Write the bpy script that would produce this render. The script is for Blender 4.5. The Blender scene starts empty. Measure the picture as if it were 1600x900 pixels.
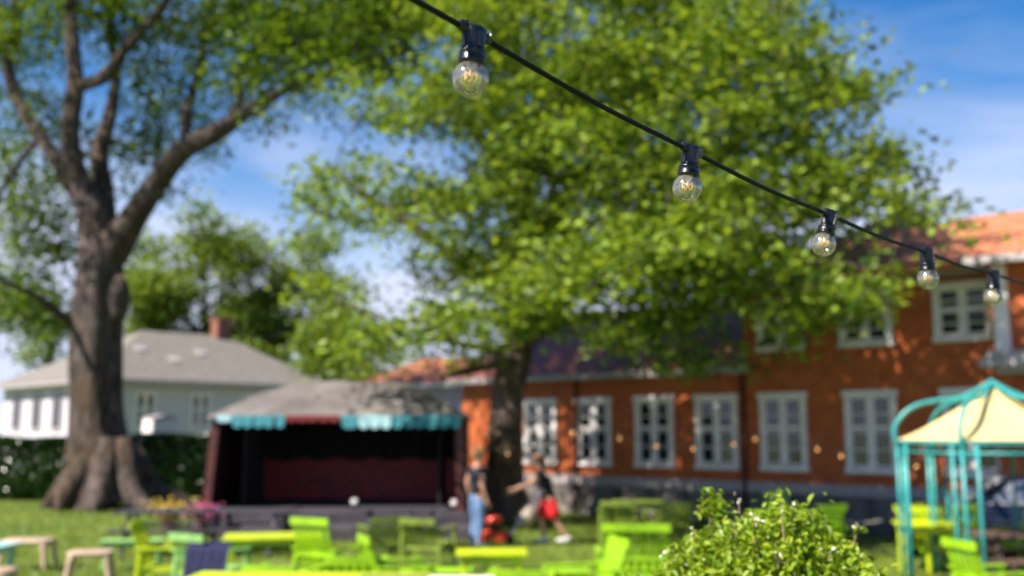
import bpy, bmesh, math, random
import numpy as np
from mathutils import Vector, Matrix, noise, Euler
R = math.radians
random.seed(7); rng = np.random.default_rng(7)
sc = bpy.context.scene
col = sc.collection
FPX = 1556.0; PITCH = R(8.1); CAMH = 2.1
CS, SN = math.cos(PITCH), math.sin(PITCH)

# ------------------------------------------------------------------ placing helpers
def at(px, py, Y):
    r = (px-800)/FPX; u = (450-py)/FPX
    k = Y/(CS-u*SN)
    return Vector((r*k, Y, CAMH+(SN+u*CS)*k))
def atz(px, py, z):
    u = (450-py)/FPX
    Y = (CAMH-z)*(CS-u*SN)/(-(SN+u*CS))
    return at(px, py, Y)
def xat(px, Y):
    return (px-800)/FPX*Y/1.018

# ------------------------------------------------------------------ materials
MATS = {}
def nodes(name):
    m = bpy.data.materials.new(name); m.use_nodes = True
    nt = m.node_tree; b = nt.nodes['Principled BSDF']
    return m, nt, b
def setin(b, **kw):
    for k, v in kw.items():
        b.inputs[k.replace('_', ' ')].default_value = v
def mat(name, c, rough=0.6, var=0.12, scale=6.0, metallic=0.0, bump=0.0, bscale=40.0, c2=None, coat=0.0, spec=0.5):
    m, nt, b = nodes(name)
    tc = nt.nodes.new('ShaderNodeTexCoord')
    n = nt.nodes.new('ShaderNodeTexNoise'); n.inputs['Scale'].default_value = scale; n.inputs['Detail'].default_value = 6
    nt.links.new(tc.outputs['Object'], n.inputs['Vector'])
    cr = nt.nodes.new('ShaderNodeValToRGB')
    a = c2 if c2 else [x*(1-var*1.6) for x in c]
    cr.color_ramp.elements[0].color = (*a, 1); cr.color_ramp.elements[0].position = .32
    cr.color_ramp.elements[1].color = (*[min(1, x*(1+(0 if c2 else var*.5))) for x in c], 1); cr.color_ramp.elements[1].position = .66
    nt.links.new(n.outputs['Fac'], cr.inputs['Fac']); nt.links.new(cr.outputs['Color'], b.inputs['Base Color'])
    setin(b, Roughness=rough, Metallic=metallic)
    b.inputs['Specular IOR Level'].default_value = spec
    b.inputs['Coat Weight'].default_value = coat
    if bump:
        n2 = nt.nodes.new('ShaderNodeTexNoise'); n2.inputs['Scale'].default_value = bscale; n2.inputs['Detail'].default_value = 5
        nt.links.new(tc.outputs['Object'], n2.inputs['Vector'])
        bp = nt.nodes.new('ShaderNodeBump'); bp.inputs['Strength'].default_value = bump; bp.inputs['Distance'].default_value = .03
        nt.links.new(n2.outputs['Fac'], bp.inputs['Height']); nt.links.new(bp.outputs['Normal'], b.inputs['Normal'])
    MATS[name] = m
    return m
def striped(name, c, c2, axis, freq, rough=.7, strength=.6):
    """boards or tile courses: a bumped and slightly darker joint every 1/freq metres"""
    m, nt, b = nodes(name)
    tc = nt.nodes.new('ShaderNodeTexCoord')
    sp = nt.nodes.new('ShaderNodeSeparateXYZ'); nt.links.new(tc.outputs['Object'], sp.inputs[0])
    mu = nt.nodes.new('ShaderNodeMath'); mu.operation = 'MULTIPLY'; mu.inputs[1].default_value = freq
    nt.links.new(sp.outputs[axis], mu.inputs[0])
    fr = nt.nodes.new('ShaderNodeMath'); fr.operation = 'FRACT'; nt.links.new(mu.outputs[0], fr.inputs[0])
    n = nt.nodes.new('ShaderNodeTexNoise'); n.inputs['Scale'].default_value = 3; n.inputs['Detail'].default_value = 8
    nt.links.new(tc.outputs['Object'], n.inputs['Vector'])
    cr = nt.nodes.new('ShaderNodeValToRGB')
    cr.color_ramp.elements[0].color = (*c2, 1); cr.color_ramp.elements[0].position = .35
    cr.color_ramp.elements[1].color = (*c, 1); cr.color_ramp.elements[1].position = .62
    nt.links.new(n.outputs['Fac'], cr.inputs['Fac'])
    jr = nt.nodes.new('ShaderNodeValToRGB')
    jr.color_ramp.elements[0].color = (.45, .45, .45, 1); jr.color_ramp.elements[0].position = .0
    jr.color_ramp.elements[1].color = (1, 1, 1, 1); jr.color_ramp.elements[1].position = .14
    nt.links.new(fr.outputs[0], jr.inputs['Fac'])
    mx = nt.nodes.new('ShaderNodeMixRGB'); mx.blend_type = 'MULTIPLY'; mx.inputs[0].default_value = .8
    nt.links.new(cr.outputs['Color'], mx.inputs[1]); nt.links.new(jr.outputs['Color'], mx.inputs[2])
    nt.links.new(mx.outputs[0], b.inputs['Base Color'])
    bp = nt.nodes.new('ShaderNodeBump'); bp.inputs['Strength'].default_value = strength; bp.inputs['Distance'].default_value = .02
    nt.links.new(fr.outputs[0], bp.inputs['Height']); nt.links.new(bp.outputs['Normal'], b.inputs['Normal'])
    b.inputs['Roughness'].default_value = rough
    MATS[name] = m
    return m
def leafmat(name, c1, c2, trans=.45, rough=.45, spec=.4):
    m, nt, b = nodes(name)
    g = nt.nodes.new('ShaderNodeNewGeometry')
    cr = nt.nodes.new('ShaderNodeValToRGB')
    cr.color_ramp.elements[0].color = (*c1, 1); cr.color_ramp.elements[1].color = (*c2, 1)
    nt.links.new(g.outputs['Random Per Island'], cr.inputs['Fac'])
    nt.links.new(cr.outputs['Color'], b.inputs['Base Color'])
    b.inputs['Roughness'].default_value = rough; b.inputs['Specular IOR Level'].default_value = spec
    tr = nt.nodes.new('ShaderNodeBsdfTranslucent')
    hs = nt.nodes.new('ShaderNodeMixRGB'); hs.blend_type = 'MULTIPLY'; hs.inputs[0].default_value = 1
    hs.inputs[2].default_value = (1.5, 1.35, .5, 1)
    nt.links.new(cr.outputs['Color'], hs.inputs[1]); nt.links.new(hs.outputs[0], tr.inputs['Color'])
    mx = nt.nodes.new('ShaderNodeMixShader'); mx.inputs[0].default_value = trans
    out = nt.nodes['Material Output']
    nt.links.new(b.outputs[0], mx.inputs[1]); nt.links.new(tr.outputs[0], mx.inputs[2]); nt.links.new(mx.outputs[0], out.inputs['Surface'])
    MATS[name] = m
    return m

LIME = mat('lime_paint', (.27, .49, .006), .42, .18, 5)
YLIME = mat('yellow_green_paint', (.45, .55, .005), .42, .15, 5)
OLIVE = mat('dull_olive_green_paint', (.16, .22, .02), .5, .2)
PALEGREEN = mat('faded_green_paint', (.22, .42, .12), .5, .15)
CREAM = mat('cream_paint', (.78, .76, .60), .5, .06)
BEIGE = mat('beige_plastic', (.50, .35, .25), .45, .08)
MINT = mat('mint_plastic', (.30, .55, .50), .45, .08)
NAVY = mat('navy_fabric', (.003, .005, .045), .85, .2, 12)
DARKWOOD = mat('dark_stained_wood', (.035, .03, .04), .65, .25, 8)
BROWNWOOD = mat('brown_wood', (.11, .06, .045), .65, .25, 8)
BLACKP = mat('black_plastic', (.007, .007, .009), .30, .15, 60, bump=.05, bscale=400, spec=.45)
CABLE = mat('black_rubber', (.005, .005, .006), .6, .2, 60, bump=.08, bscale=300, spec=.2)
STEEL = mat('steel', (.55, .55, .55), .3, .1, metallic=1)
TEAL = mat('teal_metal_paint', (.03, .30, .30), .35, .25, 9)
CANVAS = mat('cream_canvas', (.56, .46, .20), .8, .06, 3, bump=.15, bscale=8)
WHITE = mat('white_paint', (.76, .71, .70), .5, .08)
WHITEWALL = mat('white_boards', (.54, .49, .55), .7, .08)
GREYTRIM = mat('grey_trim', (.34, .30, .30), .6, .1)
GLASS = mat('window_glass', (.02, .025, .04), .08, .3, 2, spec=.8)
STONE = mat('plinth_stone', (.20, .165, .15), .85, .45, 2.2, bump=.6, bscale=7, c2=(.05, .045, .05))
WOODRED = striped('orange_red_boards', (.46, .110, .024), (.33, .066, .014), 'Z', 7.5)
TILER = striped('terracotta_tiles', (.46, .16, .075), (.35, .11, .05), 'Z', 9, .75, .9)
TILER_SHADED = striped('shaded_terracotta_tiles', (.34, .10, .065), (.20, .06, .055), 'Z', 9, .6, .9)  # terracotta with the tree shadow on the low wing put into its colour
SLATE = striped('weathered_slate', (.19, .17, .145), (.14, .125, .105), 'Z', 6, .8, .6)
BRICK = mat('chimney_brick', (.25, .09, .06), .85, .3, 12)
BARK = mat('elm_bark', (.115, .082, .068), .92, .5, 2.6, bump=1.0, bscale=9, c2=(.055, .040, .034))
BARK2 = mat('grey_bark', (.15, .115, .095), .92, .4, 2.6, bump=1.0, bscale=9, c2=(.045, .036, .03))
def bark(name, c, c2):
    m, nt, b = nodes(name)
    tc = nt.nodes.new('ShaderNodeTexCoord'); mp = nt.nodes.new('ShaderNodeMapping'); mp.inputs['Scale'].default_value = (1, 1, .22)
    nt.links.new(tc.outputs['Object'], mp.inputs[0])
    n = nt.nodes.new('ShaderNodeTexNoise'); n.inputs['Scale'].default_value = 9; n.inputs['Detail'].default_value = 8; n.inputs['Distortion'].default_value = .6
    big = nt.nodes.new('ShaderNodeTexNoise'); big.inputs['Scale'].default_value = .9; big.inputs['Detail'].default_value = 5
    nt.links.new(mp.outputs[0], n.inputs['Vector']); nt.links.new(tc.outputs['Object'], big.inputs['Vector'])
    cr = nt.nodes.new('ShaderNodeValToRGB'); cr.color_ramp.elements[0].color = (*c2, 1); cr.color_ramp.elements[0].position = .42; cr.color_ramp.elements[1].color = (*c, 1); cr.color_ramp.elements[1].position = .60
    nt.links.new(n.outputs['Fac'], cr.inputs['Fac'])
    c3 = nt.nodes.new('ShaderNodeValToRGB'); c3.color_ramp.elements[0].color = (.75, .62, .42, 1); c3.color_ramp.elements[0].position = .40; c3.color_ramp.elements[1].color = (1.0, .97, .95, 1); c3.color_ramp.elements[1].position = .58
    nt.links.new(big.outputs['Fac'], c3.inputs['Fac'])
    mx = nt.nodes.new('ShaderNodeMixRGB'); mx.blend_type = 'MULTIPLY'; mx.inputs[0].default_value = 1
    nt.links.new(cr.outputs[0], mx.inputs[1]); nt.links.new(c3.outputs[0], mx.inputs[2]); nt.links.new(mx.outputs[0], b.inputs['Base Color'])
    bp = nt.nodes.new('ShaderNodeBump'); bp.inputs['Strength'].default_value = 1; bp.inputs['Distance'].default_value = .09
    nt.links.new(n.outputs['Fac'], bp.inputs['Height']); nt.links.new(bp.outputs['Normal'], b.inputs['Normal']); b.inputs['Roughness'].default_value = .95
    return m
BARK = bark('elm_bark', (.11, .082, .072), (.030, .021, .018))
BARK2 = bark('grey_bark', (.22, .165, .135), (.07, .052, .043))
TWIG = mat('twig_bark', (.20, .13, .08), .85, .3, 30)
TARP = mat('grey_tarpaulin', (.15, .130, .122), .75, .3, 1.0, bump=.3, bscale=3)
REDW = mat('deep_red_paint', (.24, .010, .012), .6, .25, 3)
REDSHADED = mat('shaded_red_boards', (.03, .005, .006), .7, .25, 3)  # red of the stage side walls, darkened to paint in the inside shade
REDPOST = mat('maroon_post_paint', (.085, .016, .014), .55, .2, 5)
MATTBLACK = mat('matt_black', (.006, .005, .007), .9, .2)
VTEAL = mat('teal_valance_cloth', (.05, .26, .31), .8, .2, 10)
VRED = mat('red_valance_cloth', (.18, .012, .015), .8, .2, 10)
VPALE = mat('pale_blue_valance_cloth', (.35, .58, .62), .8, .1, 10)
DECK = mat('stage_deck_boards', (.055, .045, .055), .7, .3, 4)
DENIM = mat('blue_denim', (.13, .22, .40), .85, .3, 14)
BLACKTEE = mat('black_cotton', (.008, .008, .014), .9, .2)
REDSHORT = mat('bright_red_cotton', (.62, .006, .012), .75, .12)
SKIN = mat('skin', (.55, .28, .19), .55, .06)
HAIRB = mat('blond_hair', (.38, .20, .09), .7, .2, 40)
HAIRD = mat('brown_hair', (.16, .08, .045), .7, .2, 40)
SHOE = mat('white_shoe', (.62, .60, .60), .6, .1)
ORANGE = mat('orange_red_enamel', (.72, .06, .02), .3, .1)
BAG = mat('beige_canvas', (.42, .33, .24), .9, .2)
TYRE = mat('tyre_rubber', (.015, .015, .016), .8, .2)
CARPAINT = mat('dark_blue_car_paint', (.020, .024, .05), .16, .1, coat=1.0, metallic=.5)
CARGLASS = mat('car_glass', (.16, .17, .19), .04, .1, spec=1.0, coat=1.0)
ROPE = mat('pale_rope', (.33, .28, .24), .9, .2, 40)
PINK = leafmat('pink_petals', (.55, .06, .30), (.75, .25, .55), .3)
PETAL = leafmat('white_petals', (.75, .75, .62), (.85, .85, .78), .3)
YPETAL = leafmat('yellow_petals', (.60, .38, .08), (.60, .50, .12), .3)
L_ELM = leafmat('elm_leaves', (.018, .058, .008), (.16, .25, .018), .42)
L_LIN = leafmat('linden_leaves', (.014, .058, .008), (.31, .42, .045), .36)
L_BACK = leafmat('far_leaves', (.06, .13, .015), (.22, .29, .03), .4)
L_HEDGE = leafmat('hedge_leaves', (.010, .032, .008), (.035, .085, .012), .2, .25)
L_BUSH = leafmat('privet_leaves', (.12, .22, .012), (.36, .46, .035), .42, .35)
L_GRASS = leafmat('grass_blades', (.06, .11, .005), (.26, .29, .018), .35)
L_PALM = leafmat('strappy_leaves', (.07, .25, .01), (.20, .45, .03), .35)

# ------------------------------------------------------------------ mesh helpers
class MB:
    def __init__(s): s.v = []; s.f = []
    def add(s, verts, faces, M=None):
        o = len(s.v)
        s.v += [tuple(M @ Vector(p)) if M is not None else tuple(p) for p in verts]
        s.f += [tuple(i+o for i in f) for f in faces]
    def box(s, c, d, rot=(0, 0, 0), ch=0.0):
        M = Matrix.Translation(c) @ Euler(rot).to_matrix().to_4x4()
        hx, hy, hz = d[0]/2, d[1]/2, d[2]/2
        if ch <= 0: ch = min(hx, hy, hz)*.18
        # chamfered box: 24 verts
        vs = []; idx = {}
        for sx in (-1, 1):
            for sy in (-1, 1):
                for sz in (-1, 1):
                    for a in range(3):
                        p = [sx*(hx-ch), sy*(hy-ch), sz*(hz-ch)]
                        p[a] += (sx, sy, sz)[a]*ch
                        idx[(sx, sy, sz, a)] = len(vs); vs.append(p)
        fs = []
        for a in range(3):
            for sg in (-1, 1):
                q = []
                for (u, w) in ((-1, -1), (1, -1), (1, 1), (-1, 1)):
                    k = [0, 0, 0]; k[a] = sg; k[(a+1) % 3] = u; k[(a+2) % 3] = w
                    q.append(idx[(*k, a)])
                fs.append(q if sg > 0 else q[::-1])
        for a in range(3):
            b, c_ = (a+1) % 3, (a+2) % 3
            for sb in (-1, 1):
                for s_ in (-1, 1):
                    def kk(t):
                        k = [0, 0, 0]; k[a] = t; k[b] = sb; k[c_] = s_; return tuple(k)
                    q = [idx[(*kk(-1), b)], idx[(*kk(1), b)], idx[(*kk(1), c_)], idx[(*kk(-1), c_)]]
                    fs.append(q if sb*s_ < 0 else q[::-1])
        for sx in (-1, 1):
            for sy in (-1, 1):
                for sz in (-1, 1):
                    q = [idx[(sx, sy, sz, a)] for a in range(3)]
                    fs.append(q if sx*sy*sz > 0 else q[::-1])
        s.add(vs, fs, M); return s
    def bar(s, a, b, w, h=None, up=(0, 0, 1)):
        a = Vector(a); b = Vector(b); h = h or w
        d = (b-a); L = d.length; d.normalize()
        up = Vector(up)
        if abs(d.dot(up)) > .98: up = Vector((0, 1, 0))
        x = d.cross(up).normalized(); z = x.cross(d)
        M = Matrix((x, d, z)).transposed().to_4x4(); M.translation = (a+b)/2
        m = MB(); m.box((0, 0, 0), (w, L, h)); s.add(m.v, m.f, M); return s
    def tube(s, pts, rad, n=10, cap=True, wob=0.0, seed=0):
        pts = [Vector(p) for p in pts]
        if not hasattr(rad, '__len__'): rad = [rad]*len(pts)
        rings = []; prev = None
        for i, p in enumerate(pts):
            t = (pts[min(i+1, len(pts)-1)]-pts[max(i-1, 0)]).normalized()
            if prev is None:
                up = Vector((0, 0, 1)) if abs(t.z) < .9 else Vector((1, 0, 0))
                x = t.cross(up).normalized()
            else:
                x = (prev-t*prev.dot(t)).normalized()
            prev = x; y = t.cross(x)
            rg = []
            for k in range(n):
                a = 2*math.pi*k/n
                d = x*math.cos(a)+y*math.sin(a)
                r = rad[i]
                if wob: r *= 1+wob*noise.noise((p*.55+d*1.3)+Vector((seed, 0, 0)))*1.4+wob*.5*math.sin(5*a+seed+p.z*.25)
                rg.append(p+d*r)
            rings.append(rg)
        vs = [v for r in rings for v in r]; fs = []
        for i in range(len(rings)-1):
            for k in range(n):
                fs.append((i*n+k, i*n+(k+1) % n, (i+1)*n+(k+1) % n, (i+1)*n+k))
        if cap:
            fs.append(tuple(range(n))[::-1]); fs.append(tuple((len(rings)-1)*n+k for k in range(n)))
        s.add(vs, fs); return s
    def lathe(s, prof, n=24, M=None, sx=1, sy=1):
        vs = []; fs = []
        for (r, z) in prof:
            for k in range(n):
                a = 2*math.pi*k/n; vs.append((r*math.cos(a)*sx, r*math.sin(a)*sy, z))
        for i in range(len(prof)-1):
            for k in range(n):
                fs.append((i*n+k, i*n+(k+1) % n, (i+1)*n+(k+1) % n, (i+1)*n+k))
        if prof[0][0] > 1e-5: fs.append(tuple(range(n))[::-1])
        if prof[-1][0] > 1e-5: fs.append(tuple((len(prof)-1)*n+k for k in range(n)))
        s.add(vs, fs, M); return s
    def ball(s, c, r, n=12, sc_=(1, 1, 1)):
        prof = [(max(1e-6, math.sin(math.pi*i/n))*r, -math.cos(math.pi*i/n)*r) for i in range(n+1)]
        s.lathe(prof, n*2, Matrix.Translation(c) @ Matrix.Diagonal((*sc_, 1))); return s
    def build(s, name, m, parent=None, smooth=False, loc=None):
        me = bpy.data.meshes.new(name)
        me.from_pydata(s.v, [], s.f); me.materials.append(m)
        bm = bmesh.new(); bm.from_mesh(me); bmesh.ops.recalc_face_normals(bm, faces=bm.faces); bm.to_mesh(me); bm.free()
        if smooth: me.shade_smooth()
        me.update()
        o = bpy.data.objects.new(name, me); col.objects.link(o)
        if parent: o.parent = parent
        if loc is not None: o.location = loc
        return o
def tag(o, label=None, cat=None, group=None, kind=None):
    if label: o['label'] = label
    if cat: o['category'] = cat
    if group: o['group'] = group
    if kind: o['kind'] = kind
    return o
def empty(name, loc, rz=0, label=None, cat=None, group=None):
    o = bpy.data.objects.new(name, None); col.objects.link(o)
    o.location = loc; o.rotation_euler = (0, 0, rz); o.empty_display_size = .1
    return tag(o, label, cat, group)
def copy_tree(o, parent=None):
    kids = [c for c in col.objects if c.parent == o]
    c = o.copy(); col.objects.link(c)
    if parent: c.parent = parent
    for k in kids: copy_tree(k, c)
    return c
def catmull(pts, sub=6):
    """pts: list of tuples (any length) -> smooth list"""
    P = np.array(pts, float); out = []
    Q = np.vstack([2*P[0]-P[1], P, 2*P[-1]-P[-2]])
    for i in range(1, len(Q)-2):
        for k in range(sub):
            t = k/sub
            out.append(.5*((2*Q[i])+(-Q[i-1]+Q[i+1])*t+(2*Q[i-1]-5*Q[i]+4*Q[i+1]-Q[i+2])*t*t+(-Q[i-1]+3*Q[i]-3*Q[i+1]+Q[i+2])*t**3))
    out.append(P[-1]); return np.array(out)

def leaves(name, C, size, m, parent=None, up=.6, aspect=.62, shape=4):
    """C: Nx3 leaf centres; builds one mesh of small pointed leaves"""
    N = len(C)
    C = np.asarray(C, float)
    size = np.broadcast_to(size, (N,))*rng.uniform(.7, 1.25, N)
    nrm = rng.normal(size=(N, 3)); nrm /= np.linalg.norm(nrm, axis=1)[:, None]
    nrm[:, 2] = np.abs(nrm[:, 2])+up; nrm /= np.linalg.norm(nrm, axis=1)[:, None]
    a = rng.normal(size=(N, 3)); a -= nrm*(a*nrm).sum(1)[:, None]; a /= np.linalg.norm(a, axis=1)[:, None]
    b = np.cross(nrm, a)
    L = size[:, None]; W = L*aspect
    if shape == 4:
        V = np.stack([C-a*L*.5, C+b*W*.5+a*L*.05, C+a*L*.5, C-b*W*.5+a*L*.05], 1)
        k = 4; faces = [(0, 1, 2, 3)]
    else:
        dz = nrm*L*.12
        V = np.stack([C-a*L*.5, C-a*L*.15+b*W*.45+dz, C+a*L*.22+b*W*.42+dz, C+a*L*.5-dz, C+a*L*.22-b*W*.42+dz, C-a*L*.15-b*W*.45+dz], 1)
        k = 6; faces = [(0, 1, 2, 3), (0, 3, 4, 5)]
    V = V.reshape(-1, 3)
    F = np.concatenate([np.arange(N)[:, None]*k+np.array(f)[None] for f in faces], 0)
    me = bpy.data.meshes.new(name)
    me.vertices.add(len(V)); me.vertices.foreach_set('co', V.ravel().astype(np.float32))
    me.loops.add(F.size); me.loops.foreach_set('vertex_index', F.ravel().astype(np.int32))
    me.polygons.add(len(F)); me.polygons.foreach_set('loop_start', (np.arange(len(F))*4).astype(np.int32))
    me.update(calc_edges=True); me.materials.append(m)
    o = bpy.data.objects.new(name, me); col.objects.link(o)
    if parent: o.parent = parent
    return o

# ------------------------------------------------------------------ ground
def make_ground():
    m, nt, b = nodes('lawn')
    tc = nt.nodes.new('ShaderNodeTexCoord')
    n1 = nt.nodes.new('ShaderNodeTexNoise'); n1.inputs['Scale'].default_value = .35; n1.inputs['Detail'].default_value = 6
    n2 = nt.nodes.new('ShaderNodeTexNoise'); n2.inputs['Scale'].default_value = 9; n2.inputs['Detail'].default_value = 10
    nt.links.new(tc.outputs['Object'], n1.inputs['Vector']); nt.links.new(tc.outputs['Object'], n2.inputs['Vector'])
    cr = nt.nodes.new('ShaderNodeValToRGB')
    cr.color_ramp.elements[0].color = (.035, .075, .008, 1); cr.color_ramp.elements[0].position = .3
    cr.color_ramp.elements[1].color = (.21, .22, .025, 1); cr.color_ramp.elements[1].position = .68
    e = cr.color_ramp.elements.new(.5); e.color = (.085, .145, .010, 1)
    ad = nt.nodes.new('ShaderNodeMath'); ad.operation = 'ADD'
    s2 = nt.nodes.new('ShaderNodeMath'); s2.operation = 'MULTIPLY'; s2.inputs[1].default_value = .5
    s1 = nt.nodes.new('ShaderNodeMath'); s1.operation = 'MULTIPLY'; s1.inputs[1].default_value = .5
    nt.links.new(n1.outputs['Fac'], s1.inputs[0]); nt.links.new(n2.outputs['Fac'], s2.inputs[0])
    nt.links.new(s1.outputs[0], ad.inputs[0]); nt.links.new(s2.outputs[0], ad.inputs[1])
    nt.links.new(ad.outputs[0], cr.inputs['Fac']); nt.links.new(cr.outputs['Color'], b.inputs['Base Color'])
    b.inputs['Roughness'].default_value = .9
    bp = nt.nodes.new('ShaderNodeBump'); bp.inputs['Strength'].default_value = .8; bp.inputs['Distance'].default_value = .05
    nt.links.new(n2.outputs['Fac'], bp.inputs['Height']); nt.links.new(bp.outputs['Normal'], b.inputs['Normal'])
    mb = MB(); mb.add([(-400, -60, 0), (400, -60, 0), (400, 700, 0), (-400, 700, 0)], [(0, 1, 2, 3)])
    tag(mb.build('ground', m), kind='structure')
    # gravel drive along the house
    g = mat('gravel', (.22, .19, .16), .95, .4, 30, bump=.6, bscale=60)
    mb = MB(); mb.add([(6.4, 14.6, .004), (30, 9, .004), (30, 20, .004), (8.5, 18.6, .004)], [(0, 1, 2, 3)])
    tag(mb.build('gravel_drive', g), kind='structure')
    # grass blades where the lawn shows
    N = 46000
    Y = rng.uniform(11, 30, N); X = rng.uniform(-.56, .5, N)*Y
    keep = ~((X > 6.2) & (Y > 14.4))
    X = X[keep]; Y = Y[keep]; N = len(X)
    h = rng.uniform(.05, .11, N); a = rng.uniform(0, 6.28, N); w = .012
    lean = rng.normal(0, .03, (N, 2))
    V = np.zeros((N, 3, 3))
    V[:, 0] = np.stack([X-np.cos(a)*w, Y-np.sin(a)*w, np.zeros(N)], 1)
    V[:, 1] = np.stack([X+np.cos(a)*w, Y+np.sin(a)*w, np.zeros(N)], 1)
    V[:, 2] = np.stack([X+lean[:, 0], Y+lean[:, 1], h], 1)
    me = bpy.data.meshes.new('grass'); V = V.reshape(-1, 3)
    me.vertices.add(len(V)); me.vertices.foreach_set('co', V.ravel().astype(np.float32))
    me.loops.add(3*N); me.loops.foreach_set('vertex_index', np.arange(3*N, dtype=np.int32))
    me.polygons.add(N); me.polygons.foreach_set('loop_start', (np.arange(N)*3).astype(np.int32))
    me.update(calc_edges=True); me.materials.append(L_GRASS)
    o = bpy.data.objects.new('grass', me); col.objects.link(o)
    tag(o, 'short mown lawn grass with pale and dark patches', 'grass', kind='stuff')
make_ground()

# ------------------------------------------------------------------ trees
def limb_pts(spec, Yfun, PXM, sub=6):
    """spec: (px,py,dY,radius_px) -> world points and radii"""
    S = catmull(spec, sub); P = []; Rr = []
    for px, py, dY, r in S:
        Y = Yfun+dY
        P.append(at(px, py, Y)); Rr.append(max(.012, r*Y/PXM))
    return P, Rr
def inpoly(x, y, poly):
    c = False; j = len(poly)-1
    for i in range(len(poly)):
        xi, yi = poly[i]; xj, yj = poly[j]
        if (yi > y) != (yj > y) and x < (xj-xi)*(y-yi)/(yj-yi)+xi: c = not c
        j = i
    return c
def twigs(mb, centres, anchors, seed=0, r0=.035):
    """twigs that branch off each other: nearest clusters first, each becomes an anchor for the next"""
    A = np.array([tuple(a) for a in anchors]); Cn = np.array(centres)
    d0 = np.array([np.min(np.linalg.norm(A-c, axis=1)) for c in Cn]); order = np.argsort(d0)
    buf = np.zeros((len(A)+2*len(Cn), 3)); n = len(A); buf[:n] = A
    for i in order:
        c = Cn[i]; d = np.linalg.norm(buf[:n]-c, axis=1)+np.maximum(0, buf[:n, 2]-c[2])*.3
        a = Vector(buf[int(np.argmin(d))]); cv = Vector(c); L = (cv-a).length
        mid = a.lerp(cv, .5)+Vector((random.gauss(0, .12), random.gauss(0, .12), .10))*L*.6
        if L > .2:
            r = min(.05, r0*(.5+L*.3))
            mb.tube(catmull([tuple(a), tuple(mid), tuple(cv)], 3), np.linspace(r, .010, 7), 5, cap=False)
        buf[n] = c; buf[n+1] = tuple(mid); n += 2

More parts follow.
